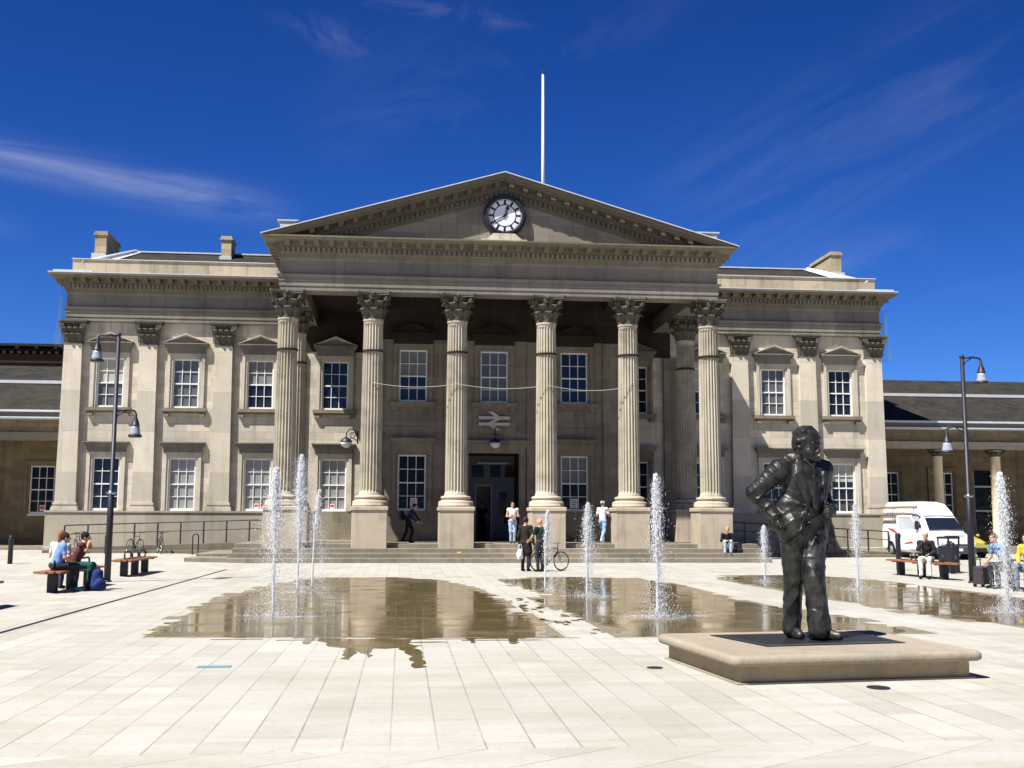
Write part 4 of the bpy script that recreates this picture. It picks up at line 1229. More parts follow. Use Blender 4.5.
for x, lab in ((-16.35, 'thin hoop bicycle stand right behind the left lamp post'), (-12.75, 'thin hoop bicycle stand right of the parked bicycles')):
    q = MB(); pts = [(x-.12, -4.6, .1)] + [(x+.12*-math.cos(PI*k/8), -4.6+.22*0, .9+.12*math.sin(PI*k/8)) for k in range(9)] + [(x+.12, -4.6, .1)]
    q.tube(pts, .026, 8); T(q.build('bicycle_stand', M['iron']), lab, 'bicycle stand', 'hoop bicycle stands')

# ------------------------------------------------------------------ people
def person(lab, loc, rz, shirt, trousers, hair, shoes=(.03, .03, .03), J=None, sleeve=1.0, longhair=False, cap=None, coat=0, hy=0, size=1.0, skirt=False, h=.0125):
    j = dict(pelvis=(0, 0, .95), chest=(0, -.01, 1.28), neck=(0, 0, 1.47), head=(0, -.03, 1.62),
             lsh=(.18, 0, 1.41), rsh=(-.18, 0, 1.41), lel=(.245, .03, 1.13), rel=(-.245, .03, 1.13), lha=(.25, -.06, .88), rha=(-.25, -.06, .88),
             lhip=(.09, 0, .90), rhip=(-.09, 0, .90), lkn=(.10, -.03, .50), rkn=(-.10, -.03, .50), lan=(.10, .02, .09), ran=(-.10, .02, .09), lto=(0, -1), rto=(0, -1))
    if J: j.update(J)
    v = {k: np.array(p, float) for k, p in j.items() if len(p) == 3}
    root = empty('person', loc, rz, lab, 'person'); root.scale = (size,)*3
    A = np.array(list(v.values())); lo = A.min(0)-.22; hi = A.max(0)+.24; lo[2] = max(lo[2], -.03)
    ch, sh = math.cos(hy), math.sin(hy); RH = np.array([[ch, -sh, 0], [sh, ch, 0], [0, 0, 1]])
    def HD(p): return v['head']+RH @ np.array(p, float)
    FW = (0, -1, 0)
    s = SDF(lo, hi, h)
    # head with face
    s.ell(HD((0, .01, .02)), (.076, .095, .10), RH, .02); s.ell(HD((0, -.015, -.045)), (.058, .072, .075), RH, .03)
    s.cone(HD((0, -.085, .01)), HD((0, -.108, -.025)), .010, .015, .012); s.cone(HD((-.035, -.078, .03)), HD((.035, -.078, .03)), .012, .012, .02)
    for e in (-1, 1):
        s.ell(HD((e*.032, -.088, .012)), (.014, .010, .009), RH, .01, True); s.ell(HD((e*.078, .012, -.005)), (.012, .022, .032), RH, .01)
    s.cone(HD((-.02, -.085, -.055)), HD((.02, -.085, -.055)), .007, .007, .012); s.ell(HD((0, -.075, -.092)), (.025, .02, .02), RH, .02)
    s.cone(v['neck']-np.array((0, 0, .05)), v['head']+np.array((0, .02, -.05)), .058, .052, .03)
    # trunk and limbs
    s.cone(v['pelvis'], v['chest'], .125, .135, .05, fl=(FW, 1.3)); s.cone(v['lsh'], v['rsh'], .06, .06, .06); s.ell(v['pelvis'], (.155, .105, .12), None, .05)
    def finger(hp, d, side):
        d = d/np.linalg.norm(d); side = side/np.linalg.norm(side); nrm = np.cross(d, side)
        s.ell(hp+d*.04, (.042, .042, .042), None, .015) if False else s.cone(hp, hp+d*.065, .03, .034, .02, fl=(nrm, 1.9))
        for q, (o, L) in enumerate(((-.030, .062), (-.010, .072), (.010, .068), (.029, .052))):
            p0 = hp+d*.075+side*o; p1 = p0+d*L*.55+nrm*.008; p2 = p1+d*L*.42+nrm*.022
            s.cone(p0, p1, .0105, .0098, .004); s.cone(p1, p2, .0098, .0085, .004)
        p0 = hp+d*.02-side*.032; p1 = p0+d*.03-side*.022; s.cone(p0, p1, .013, .011, .008); s.cone(p1, p1+d*.032-side*.004, .011, .009, .004)
    for a in 'lr':
        s.cone(v[a+'sh'], v[a+'el'], .05, .04, .03); s.cone(v[a+'el'], v[a+'ha'], .04, .027, .02)
        d = v[a+'ha']-v[a+'el']; sd = np.cross(d, (0, 1, 0)) if abs(d[1]) < .9*np.linalg.norm(d) else np.array((1., 0, 0))
        sd = np.cross(sd, d); finger(v[a+'ha'], d, sd)
        s.cone(v[a+'hip'], v[a+'kn'], .078, .055, .03); s.cone(v[a+'kn'], v[a+'an'], .053, .036, .03)
        t = np.array((*j[a+'to'], 0.)); t /= np.linalg.norm(t)
        s.cone(v[a+'an']+np.array((0, 0, -.03)), v[a+'an']+t*.13+np.array((0, 0, -.055)), .034, .026, .02)
    s.mesh('person_body', M['skin'], root)
    # clothes
    s = SDF(lo, hi, h)
    tz = v['pelvis'] if not coat else v['pelvis']
    s.cone(v['pelvis']+np.array((0, 0, .02)), v['chest'], .142, .15, .05, fl=(FW, 1.3)); s.cone(v['lsh']*.97+v['chest']*.03, v['rsh']*.97+v['chest']*.03, .072, .072, .06)
    s.cone(v['chest'], v['neck']-np.array((0, 0, .05)), .12, .075, .05, fl=(FW, 1.2))
    for a in 'lr':
        e = v[a+'sh']+(v[a+'el']-v[a+'sh'])*min(1, sleeve*1.25 if sleeve < .8 else 1); s.cone(v[a+'sh'], e, .066, .058, .03)
        if sleeve > .8: s.cone(v[a+'el'], v[a+'el']+(v[a+'ha']-v[a+'el'])*.93, .058, .042, .03)
        if coat: s.cone(v[a+'hip'], v[a+'hip']+(v[a+'kn']-v[a+'hip'])*coat, .115, .12, .06)
    s.fold(.004, [(18, 9, 22, .4, 1), (-14, 12, 31, 2, .8)])
    s.mesh('coat' if coat else 'shirt', C_(shirt), root)
    s = SDF(lo, hi, h)
    s.ell(v['pelvis'], (.168, .12, .125), None, .04)
    for a in 'lr':
        s.cone(v[a+'hip'], v[a+'kn'], .094, .07, .03); s.cone(v[a+'kn'], v[a+'an']+(v[a+'kn']-v[a+'an'])*.06, .068, .056, .03)
    s.fold(.0045, [(14, 8, 24, 1.4, 1), (-20, 9, 36, .3, .6)])
    s.mesh('trousers', C_(trousers), root)
    s = SDF(lo, hi, h)
    for a in 'lr':
        t = np.array((*j[a+'to'], 0.)); t /= np.linalg.norm(t)
        s.cone(v[a+'an']+np.array((0, 0, -.035))-t*.03, v[a+'an']+t*.15+np.array((0, 0, -.058)), .046, .036, .02); s.cone(v[a+'an'], v[a+'an']+np.array((0, 0, -.03)), .045, .045, .02)
    s.mesh('shoes', C_(shoes), root)
    s = SDF(lo, hi, h)
    if hair:
        s.ell(HD((0, .022, .035)), (.088, .104, .102), RH, .01); s.ell(HD((0, -.098, -.025)), (.072, .07, .085), RH, .02, True)
        if longhair: s.cone(HD((0, .07, 0)), HD((0, .10, -.2)), .07, .05, .03)
        s.fold(.003, [(40, 20, 25, .4, 1)])
        s.mesh('hair', C_(hair), root)
    if cap:
        s = SDF(lo, hi, h); s.ell(HD((0, .012, .05)), (.092, .11, .085), RH, .01); s.cone(HD((0, -.08, .055)), HD((0, -.15, .04)), .05, .045, .02, fl=((0, 0, 1), 4)); s.ell(HD((0, 0, -.05)), (.2, .2, .075), RH, .01, True)
        s.mesh('cap', C_(cap), root)
    # eyes
    q = MB()
    for e in (-1, 1):
        p = HD((e*.032, -.076, .012)); q.sphere(tuple(p), .009, 8, 6)
    q.build('eyes', C_((.03, .025, .02)), root)
    return root
def seated(zs=.475, lean=0.0, spread=.1):
    z = zs+.095
    return dict(pelvis=(0, 0, z), chest=(0, -.02-lean, z+.33), neck=(0, -.03-lean*1.5, z+.52), head=(0, -.07-lean*1.7, z+.66), lsh=(.18, -.02-lean*1.4, z+.46), rsh=(-.18, -.02-lean*1.4, z+.46),
        lel=(.24, -.08-lean, z+.20), rel=(-.24, -.08-lean, z+.20), lha=(.12, -.32, z+.11), rha=(-.12, -.32, z+.11), lhip=(.09, -.02, z-.02), rhip=(-.09, -.02, z-.02),
        lkn=(spread+.02, -.44, z+.0), rkn=(-spread-.02, -.44, z+.0), lan=(spread+.02, -.42, .095), ran=(-spread-.02, -.42, .095))
dk = (.012, .012, .016)
# three on the left bench
J = seated(.475, .07); J.update(head=(.0, -.19, 1.20), neck=(0, -.14, 1.08))
person('young man in a light blue T-shirt seated on the left bench, back turned', (-11.80, -26.85, 0), math.radians(116), (.16, .28, .62), (.02, .024, .035), (.035, .022, .018), (.05, .22, .2), J, sleeve=.5)
J = seated(.475, .08)
person('person with ginger hair in a white top behind the blue T-shirt', (-11.98, -26.2, 0), math.radians(165), (.62, .60, .56), (.05, .05, .07), (.22, .075, .02), (.03, .03, .03), J, sleeve=.5, longhair=True)
J = seated(.475, .16); J.update(lel=(.17, -.36, .98), lha=(.07, -.33, 1.13), rel=(-.2, -.34, .90), rha=(-.07, -.36, 1.08), head=(0, -.28, 1.20), neck=(0, -.21, 1.08))
person('dark haired youngster in red top and teal shorts resting chin on hands', (-11.62, -26.2, 0), math.radians(92), (.09, .03, .03), (.015, .085, .08), (.012, .010, .010), (.03, .03, .03), J, sleeve=.45)
# portico
person('man in a navy jacket with a backpack walking past the left window', (-3.76, -6.6, .70), math.radians(75), (.02, .028, .075), (.012, .012, .014), (.05, .03, .02), dk,
       dict(chest=(0, -.13, 1.22), neck=(0, -.22, 1.39), head=(0, -.29, 1.52), lsh=(.18, -.17, 1.34), rsh=(-.18, -.17, 1.34), lel=(.22, -.30, 1.09), rel=(-.22, -.22, 1.06), lha=(.16, -.46, .92), rha=(-.2, -.40, .90), lkn=(.09, -.16, .51), lan=(.09, -.06, .09), rkn=(-.09, .04, .50), ran=(-.09, .22, .12)), size=.98)
person('dark figure with bare arms standing inside the dim doorway', (-.32, -1.35, .70), math.radians(10), (.012, .012, .014), (.012, .012, .014), (.02, .015, .012), dk, dict(lel=(.3, .04, 1.14), lha=(.37, -.1, .95), rel=(-.3, .04, 1.14), rha=(-.35, -.1, .95)), sleeve=.3)
person('woman in a white vest and pale jeans standing with folded arms by the door', (.45, -8.1, .70), math.radians(-5), (.74, .72, .70), (.34, .42, .58), (.02, .014, .012), (.05, .04, .04),
       dict(lel=(.25, -.02, 1.13), rel=(-.25, -.02, 1.13), lha=(-.04, -.21, 1.18), rha=(.04, -.20, 1.13), lkn=(.075, -.03, .50), rkn=(-.075, -.03, .50), lan=(.07, .02, .09), ran=(-.07, .02, .09)), sleeve=.12, longhair=True, size=.97)
person('man in a long dark brown coat with a white carrier bag', (-.02, -17.05, 0), math.radians(150), (.022, .017, .014), (.03, .03, .04), (.04, .028, .02), dk, dict(rha=(-.30, .02, .84)), coat=.75, size=1.0)
person('bald man in a dark green shirt standing beside the bicycle', (.40, -17.45, 0), math.radians(215), (.018, .04, .032), (.025, .028, .04), None, dk, dict(lel=(.26, -.10, 1.14), lha=(.2, -.32, 1.02), rha=(-.27, -.03, .86)), sleeve=.5, size=.97, hy=.3)
person('man in a white top, cap and light jeans walking towards the window', (4.25, -7.6, .70), math.radians(145), (.74, .73, .76), (.27, .40, .62), (.2, .16, .12), (.62, .62, .62),
       dict(lkn=(.09, -.22, .52), lan=(.09, -.27, .10), rkn=(-.09, .06, .50), ran=(-.09, .33, .16), lel=(.26, .0, 1.14), lha=(.2, -.22, 1.06), rel=(-.25, -.1, 1.14), rha=(-.18, -.32, 1.12), lto=(0, -1)), sleeve=.5, cap=(.72, .70, .68))
J = seated(.53-.35, .12); J.update(lan=(.13, -.34, .02), ran=(-.10, -.36, .02), lkn=(.13, -.36, .46), rkn=(-.11, -.38, .46), lha=(.06, -.36, .50), rha=(-.06, -.36, .50), lel=(.22, -.2, .5), rel=(-.22, -.2, .5))
person('person in a black top and pale jeans sitting on the steps by the last column', (9.12, -8.90, .35), math.radians(-12), (.014, .014, .016), (.42, .50, .62), (.35, .25, .15), (.05, .04, .04), J)
# right benches
J = seated(.475, .14); J.update(rel=(-.2, -.28, .84), rha=(-.04, -.28, 1.05), lha=(.1, -.36, .70), head=(0, -.25, 1.23))
person('grey haired man in a dark jacket and white trousers on the right bench', (11.12, -22.1, 0), math.radians(-38), (.022, .02, .026), (.70, .69, .66), (.45, .42, .40), dk, J)
J = seated(.475, .2); J.update(rha=(-.2, -.5, .62), rel=(-.24, -.32, .78))
person('person in a blue top leaning forward behind the right fountain jet', (10.90, -26.75, 0), math.radians(-80), (.12, .26, .60), (.03, .035, .05), (.10, .06, .035), dk, J, sleeve=.45)
J = seated(.475, .05)
person('person in a yellow top and blue grey jeans at the right edge of the picture', (10.88, -27.75, 0), math.radians(-60), (.55, .44, .03), (.14, .18, .26), (.06, .04, .03), dk, J)

# bags
q = MB(); q.slab([(-1.86, -9.30), (-1.70, -9.36), (-1.66, -9.22), (-1.78, -9.16)], .352, .40)
T(q.build('litter', plain('yellow paper', (.55, .42, .10), .7)), 'scrap of yellow paper lying on the steps left of the doorway', 'litter')
def backpack(lab, loc, rz, col, sc_=1.0, tilt=0):
    B = empty('backpack', loc, rz, lab, 'backpack'); B.scale = (sc_,)*3; B.rotation_euler = (tilt, 0, rz)
    s = SDF((-.3, -.25, -.02), (.3, .25, .55), .014)
    s.cone((0, 0, .13), (0, .02, .36), .15, .12, .04, fl=((0, 1, 0), 1.25)); s.ell((0, -.12, .14), (.13, .08, .12), None, .02); s.ell((.13, -.02, .12), (.05, .08, .1), None, .02); s.ell((-.13, -.02, .12), (.05, .08, .1), None, .02)
    s.fold(.006, [(22, 14, 18, .5, 1), (-17, 25, 30, 1.5, .7)]); s.mesh('bag', C_(col), B)
    q = MB()
    for e in (-1, 1): q.tube([(e*.07, .10, .44), (e*.1, .17, .36), (e*.11, .18, .2), (e*.1, .12, .06)], .016, 5)
    q.tube([(-.04, .05, .47), (0, .05, .53), (.04, .05, .47)], .012, 5); q.build('strap', C_((.01, .01, .015)), B)
    return B
backpack('blue patterned backpack on the paving beside the left bench', (-10.95, -26.5, 0), .6, (.018, .032, .14), 1.05)
backpack('dark backpack worn by the man in the navy jacket', (-4.0, -6.62, 1.62), math.radians(75), (.014, .016, .024), .85, 0)
backpack('small dark bag on the step beside the seated person', (9.62, -9.0, .35), .4, (.015, .014, .014), .7)
CB = empty('carrier_bag', (-.22, -17.2, .38), .3, 'white plastic carrier bag hanging from the coated man\'s hand', 'carrier bag')
s = SDF((-.25, -.2, -.03), (.25, .2, .5), .014); s.cone((0, 0, .12), (0, 0, .24), .13, .10, .03, fl=((0, 1, 0), 1.6)); s.fold(.008, [(24, 10, 28, .5, 1), (-30, 8, 19, 2, .8)]); s.mesh('bag', plain('white plastic', (.72, .74, .78), .4), CB)
q = MB()
for e in (-1, 1): q.tube([(-.06, e*.04, .32), (-.03, e*.02, .46), (.02, 0, .49), (.05, e*.02, .44), (.07, e*.04, .32)], .008, 5)
q.build('handle', plain('white plastic handle', (.7, .72, .76), .4), CB)
SU = empty('suitcase', (10.55, -26.1, 0), .5, 'dark wheeled case standing by the person in blue', 'suitcase')
q = MB(); q.bbox(-.22, .22, -.14, .14, .07, .52, .04); q.build('case', C_((.05, .04, .045)), SU)
q = MB(); q.tube([(-.1, .1, .5), (-.1, .1, .8), (.1, .1, .8), (.1, .1, .5)], .014, 6); q.build('handle', M['iron'], SU)
for e in (-1, 1):
    q = MB(); q.tube([(e*.17-.02, .1, .045), (e*.17+.02, .1, .045)], .045, 10); q.build('wheel', M['rubber'], SU)

# ------------------------------------------------------------------ statue and plinth
A6 = math.radians(6)
PL = empty('statue_plinth', (.52, -40.7, 0), A6, 'low square stone plinth with rounded top slab under the bronze statue', 'plinth')
def rrect(x0, x1, y0, y1, r=.05, n=4):
    out = []
    for cx, cy, a0 in ((x1-r, y1-r, 0), (x0+r, y1-r, 90), (x0+r, y0+r, 180), (x1-r, y0+r, 270)):
        for k in range(n+1):
            a = math.radians(a0+90*k/n); out.append((cx+r*math.cos(a), cy+r*math.sin(a)))
    return out
q = MB(); W, D_ = 1.395, 1.15
prof = [(-.10, .185), (-.018, .187), (0, .20), (.006, .22), (.006, .25), (-.004, .275), (-.022, .287), (-.04, .29)]
base = rrect(-W, W, -D_, D_, .10, 5); vs = []; n = len(base)
def inset(p, o):
    return (p[0]*(1+o/W), p[1]*(1+o/D_))
for o, z in prof:
    for p in base:
        a = inset(p, o); vs.append((a[0], a[1], z))
fs = []
for i in range(len(prof)-1):
    for k in range(n): fs.append((i*n+k, i*n+(k+1) % n, (i+1)*n+(k+1) % n, (i+1)*n+k))
q.add(vs, fs, True); q.add([vs[(len(prof)-1)*n+k] for k in range(n)], [tuple(range(n))])
q.build('top_slab', M['plinth'], PL)
q = MB(); q.bbox(-W+.11, W-.11, -D_+.11, D_-.11, -.02, .19, .008); q.build('base', stone('plinth base stone', (.40, .325, .21), None, soot_shade=.35, bump=.4), PL)
q = MB(); q.box(-W+.07, W-.07, -D_+.07, D_-.07, .0, .018); q.build('footing', M['plinth'], PL)
q = MB()
q.slab([(-.70, -.42), (.98, -.34), (1.02, .82), (-.86, .80)], .288, .298)
pq = q.build('inscribed_plate', plain('bronze plate', (.035, .036, .038), .42, .6, .3, 30, bump=.5), PL)
q = MB(); rr = random.Random(5)
for a in range(40):   # rows of small raised cast marks
    u = a/39; x = -.66+u*1.6; 
    q.box(x-.014, x+.014, -.385+.075*u-.02, -.36+.075*u, .298, .304)
    q.box(x-.012, x+.012, -.34+.075*u-.02, -.32+.075*u, .298, .303)
for a in range(28):
    u = a/27; y = -.36+u*1.1; q.box(-.69-.14*u+.02, -.66-.14*u+.02, y-.012, y+.012, .298, .304)
q.build('raised_border', plain('worn bronze', (.16, .155, .14), .4, .6), pq)

SX, SY, SZ = .57, -40.42, .296
STA = empty('statue', (SX, SY, SZ), 0, 'dark bronze statue of a walking man in an open suit, hand in pocket', 'statue')
fx, fy = .30, -.954
def W_(u, v_, z): return np.array((u*(-fy)+v_*fx+.05*min(1, max(0, (z-1.1)/1.1)), u*fx+v_*fy, z))
FWv = (fx, fy, 0); LFv = (-fy, fx, 0)
HS = .0095
lo, hi = (-.8, -.55, -.02), (.65, .6, 2.5)
# head, hands
g = SDF((-.35, -.4, 1.85), (.40, .35, 2.5), .0085)
hx, hyv = .60, -.80
RHm = np.array([[-hyv, -hx, 0], [hx, -hyv, 0], [0, 0, 1]])   # columns: left, back, up (head frame)
tl = math.radians(20); RT_ = RHm @ np.array([[1, 0, 0], [0, math.cos(tl), -math.sin(tl)], [0, math.sin(tl), math.cos(tl)]])
HC = W_(.0, .085, 2.225)
def H_(p): return HC+RT_ @ np.array(p, float)
g.ell(H_((0, .025, .035)), (.128, .158, .15), RT_, .03); g.ell(H_((0, -.035, -.075)), (.103, .115, .115), RT_, .05)
g.ell(H_((0, -.125, -.148)), (.045, .035, .035), RT_, .03)
g.cone(H_((0, -.135, .02)), H_((0, -.170, -.045)), .012, .020, .015); g.ell(H_((-.022, -.158, -.055)), (.017, .018, .015), RT_, .012); g.ell(H_((.022, -.158, -.055)), (.017, .018, .015), RT_, .012)
g.cone(H_((-.07, -.115, .035)), H_((-.02, -.135, .03)), .011, .011, .015); g.cone(H_((.02, -.135, .03)), H_((.07, -.115, .035)), .011, .011, .015)
for e in (-1, 1):
    g.ell(H_((e*.048, -.145, .002)), (.022, .010, .011), RT_, .010, True); g.ell(H_((e*.048, -.118, .0)), (.02, .018, .014), RT_, .008)
    g.ell(H_((e*.128, .02, -.02)), (.018, .038, .055), RT_, .012); g.ell(H_((e*.136, .015, -.015)), (.008, .02, .03), RT_, .01, True)
    g.ell(H_((e*.07, -.09, -.075)), (.04, .04, .045), RT_, .03)
    g.cone(H_((e*.045, -.14, -.07)), H_((e*.06, -.115, -.12)), .006, .006, .01, True)
g.cone(H_((-.038, -.138, -.098)), H_((.038, -.138, -.098)), .010, .010, .012); g.cone(H_((-.03, -.138, -.115)), H_((.03, -.138, -.115)), .011, .011, .01)
g.cone(H_((-.045, -.15, -.106)), H_((.045, -.15, -.106)), .004, .004, .006, True)
g.cone(W_(0, .02, 1.98), H_((0, .03, -.1)), .115, .10, .04); g.ell(H_((0, -.06, -.14)), (.085, .08, .05), RT_, .04)
g.mesh('head', M['bronze'], STA)
g = SDF((-.35, -.4, 2.0), (.40, .35, 2.55), .0085)
g.ell(H_((0, .04, .055)), (.140, .165, .145), RT_, .01); g.ell(H_((0, .085, -.03)), (.125, .10, .12), RT_, .04)
g.ell(H_((0, -.20, -.06)), (.16, .13, .20), RT_, .012, True)
for k in range(7):    # brushed-back waves
    a = -.105+k*.035
    g.cone(H_((a*.9+.02, -.072, .132-abs(a)*.35)), H_((a*1.15, .02, .183-abs(a)*.5)), .010, .022, .008); g.cone(H_((a*1.15, .02, .185-abs(a)*.5)), H_((a*1.1, .15, .11-abs(a)*.3)), .026, .02, .014)
for e in (-1, 1): g.cone(H_((e*.118, -.02, .04)), H_((e*.13, .06, .0)), .024, .032, .02); g.cone(H_((e*.128, -.02, .0)), H_((e*.122, -.01, -.06)), .012, .01, .01)
X, Y, Z = np.meshgrid(*g.ax, indexing='ij'); g.crease(.012, [(70, 10, 40, .3, 1)], 1.5)
g.mesh('hair', M['bronze'], STA)
# shirt, tie and waistcoat front
g = SDF((-.45, -.45, 1.05), (.5, .4, 2.15), HS)
g.cone(W_(0, .03, 1.2), W_(0, .06, 1.70), .215, .205, .06, fl=(FWv, 1.35)); g.cone(W_(0, .05, 1.7), W_(0, .05, 1.98), .19, .12, .06, fl=(FWv, 1.2))
g.cone(W_(-.07, .13, 2.03), W_(-.01, .185, 1.955), .022, .022, .006, fl=(FWv, 1.6)); g.cone(W_(.07, .13, 2.03), W_(.01, .185, 1.955), .022, .022, .006, fl=(FWv, 1.6))
g.cone(W_(0, .205, 1.95), W_(.01, .232, 1.50), .024, .045, .006, fl=(FWv, 2.6))
g.crease(.010, [(16, 9, 28, .4, 1), (-21, 10, 35, 2, .7)])
g.mesh('shirt', M['bronze'], STA)
# jacket
g = SDF((-.85, -.6, .9), (.75, .6, 2.1), HS)
Rsh, Lsh = W_(-.325, -.01, 1.915), W_(.295, .0, 1.93)
Rel, Lel = W_(-.535, -.20, 1.645), W_(.385, -.12, 1.63)
Rwr, Lwr = W_(-.375, .01, 1.375), W_(.215, .235, 1.435)
g.cone(W_(0, .0, 1.28), W_(0, .02, 1.78), .25, .275, .05, fl=(FWv, 1.32)); g.cone(Rsh, Lsh, .092, .092, .07); g.cone(W_(-.12, .0, 1.98), W_(.12, .0, 1.99), .075, .075, .06)
g.cone(W_(-.16, .05, 1.3), W_(-.2, .03, 1.22), .17, .15, .05, fl=(FWv, 1.2)); g.cone(W_(.16, .03, 1.3), W_(.22, -.02, 1.14), .17, .15, .05, fl=(FWv, 1.3))
# open front: carve the V and the parted skirts
g.cone(W_(0.01, .34, 2.02), W_(.03, .34, 1.56), .145, .11, .015, True); g.cone(W_(.03, .34, 1.58), W_(.10, .30, 1.02), .11, .20, .015, True)
# lapels and collar
for e in (-1, 1):
    nl = (FWv[0]+e*.35*LFv[0], FWv[1]+e*.35*LFv[1], 0)
    g.cone(W_(e*.12, .09, 2.05), W_(e*.185, .19, 1.84), .045, .075, .005, fl=(nl, 3.6)); g.cone(W_(e*.185, .19, 1.84), W_(e*.125+.02, .235, 1.53), .075, .022, .005, fl=(nl, 3.4))
    g.cone(W_(e*.125+.02, .235, 1.53), W_(e*.20+.03, .19, 1.22), .016, .014, .008)
g.cone(W_(-.12, -.03, 2.08), W_(.12, -.03, 2.08), .06, .06, .04); g.cone(W_(-.125, .09, 2.05), W_(-.115, -.05, 2.10), .04, .045, .03); g.cone(W_(.125, .09, 2.05), W_(.115, -.05, 2.10), .04, .045, .03); g.cone(W_(-.13, -.01, 2.04), Rsh, .07, .09, .05); g.cone(W_(.13, -.01, 2.04), Lsh, .07, .09, .05)
# sleeves
g.cone(Rsh, Rel, .128, .10, .05); g.cone(Rel, Rwr, .090, .068, .03); g.cone(Lsh, Lel, .112, .095, .05); g.cone(Lel, Lwr, .095, .07, .03)
# swept-back right skirt and flying left skirt
g.cone(W_(-.24, -.02, 1.5), W_(-.33, -.08, 1.30), .13, .085, .05, fl=(LFv, 1.5)); g.cone(W_(.27, -.04, 1.5), W_(.41, -.03, 1.16), .14, .085, .04, fl=(FWv, 2.0)); g.cone(W_(.40, -.03, 1.22), W_(.50, .0, .98), .085, .015, .03, fl=(FWv, 2.2))
for k in range(5):   # sleeve creases
    t = .25+.16*k; p = Rsh+(Rel-Rsh)*t
    g.cone(p+np.array((-.09, -.07, .06)), p+np.array((.07, -.10, -.04)), .006, .003, .012); p = Rel+(Rwr-Rel)*(t*.9); g.cone(p+np.array((-.09, -.05, .04)), p+np.array((.05, -.09, -.03)), .006, .003, .012)
    p = Lsh+(Lel-Lsh)*t; g.cone(p+np.array((-.08, -.09, -.02)), p+np.array((.1, -.04, .05)), .006, .003, .012)
g.cone(W_(-.1, .2, 1.42), W_(-.26, .05, 1.36), .02, .012, .03); g.cone(W_(-.08, .22, 1.5), W_(-.27, .09, 1.55), .016, .01, .03)
g.crease(.016, [(17, 6, 15, .4, .9), (-13, 9, 19, 2.1, .8), (22, -9, 31, 1.2, .4)])
g.mesh('jacket', M['bronze'], STA)
q = MB()
for z, u in ((1.40, .0), (1.31, .01)): q.sphere(tuple(W_(u-.1, .25, z)), .02, 8, 6)
q.build('buttons', M['bronze'], STA)
# hands
g = SDF((-.55, -.5, 1.15), (.6, .35, 1.6), .0085)
d = W_(.03, .06, -.085); d /= np.linalg.norm(d)
g.cone(Rwr, Rwr+d*.06, .045, .05, .02, fl=(FWv, 1.4)); 
for k, o in enumerate((-.036, -.012, .012, .036)):
    p = Rwr+d*.08+W_(o, .012, 0); g.cone(p, p+d*.07, .018, .015, .006)
p = Rwr+W_(.045, .03, -.01); g.cone(p, p+W_(.045, .03, -.03), .02, .017, .01); g.cone(p+W_(.045, .03, -.03), p+W_(.075, .04, -.07), .017, .014, .006)
# left hand closed on the jacket edge
hc = Lwr+W_(-.055, .045, -.015)
g.cone(Lwr, hc, .046, .05, .02); g.ell(hc, (.055, .05, .052), None, .02)
for k in range(4):
    o = .040-.027*k; L = (.9, 1, .95, .8)[k]
    p0 = hc+W_(-.005, .042, o); p1 = p0+W_(-.055*L, .012, -.006); p2 = p1+W_(-.018, -.042*L, -.004); p3 = p2+W_(.03, -.018, 0)
    g.cone(p0, p1, .018, .0165, .004); g.cone(p1, p2, .0165, .015, .004); g.cone(p2, p3, .015, .013, .004)
p0 = hc+W_(.0, .03, .05); p1 = p0+W_(-.045, .02, .022); g.cone(p0, p1, .019, .016, .008); g.cone(p1, p1+W_(-.04, -.01, .004), .016, .013, .004)
g.mesh('hands', M['bronze'], STA)
# trousers
g = SDF((-.5, -.5, .03), (.55, .5, 1.5), HS)
Rk, Ra = W_(-.125, -.01, .66), W_(-.115, -.08, .11); Lk, La = W_(.00, .20, .68), W_(.01, .26, .12)
g.cone(W_(-.10, 0, 1.28), W_(.10, 0, 1.28), .15, .15, .06); g.cone(W_(-.135, 0, 1.22), Rk, .160, .112, .03); g.cone(Rk, Ra, .106, .110, .03); g.cone(W_(.12, .02, 1.22), Lk, .168, .122, .03); g.cone(Lk, La, .116, .130, .03)
g.cone(W_(-.0, .18, 1.36), W_(-.01, .15, 1.05), .03, .02, .04)
g.cone(W_(-.09, .0, .15), W_(-.18, -.04, .12), .02, .02, .02); g.cone(W_(-.05, .34, .15), W_(.06, .32, .17), .022, .022, .02)
g.crease(.013, [(16, 9, 11, .4, .9), (-21, 7, 13, 2.1, .9), (30, 11, -9, 1.2, .5)])
g.mesh('trousers', M['bronze'], STA)
g = SDF((-.5, -.55, -.02), (.6, .4, .25), .01)
g.cone(W_(-.105, -.12, .055), W_(-.13, .09, .045), .062, .05, .02); g.cone(W_(-.105, -.07, .10), W_(-.125, .05, .07), .058, .045, .03)
t0 = np.array((.085, -.21, 0)); 
g.cone(t0+np.array((-.04, .06, .06)), t0+np.array((.18, -.15, .06)), .066, .048, .02); g.cone(t0+np.array((0, 0, .11)), t0+np.array((.11, -.09, .085)), .06, .045, .03)
X, Y, Z = np.meshgrid(*g.ax, indexing='ij'); g.F = np.maximum(g.F, (-(Z-.001)).astype(np.float32))
g.mesh('shoes', M['bronze'], STA)

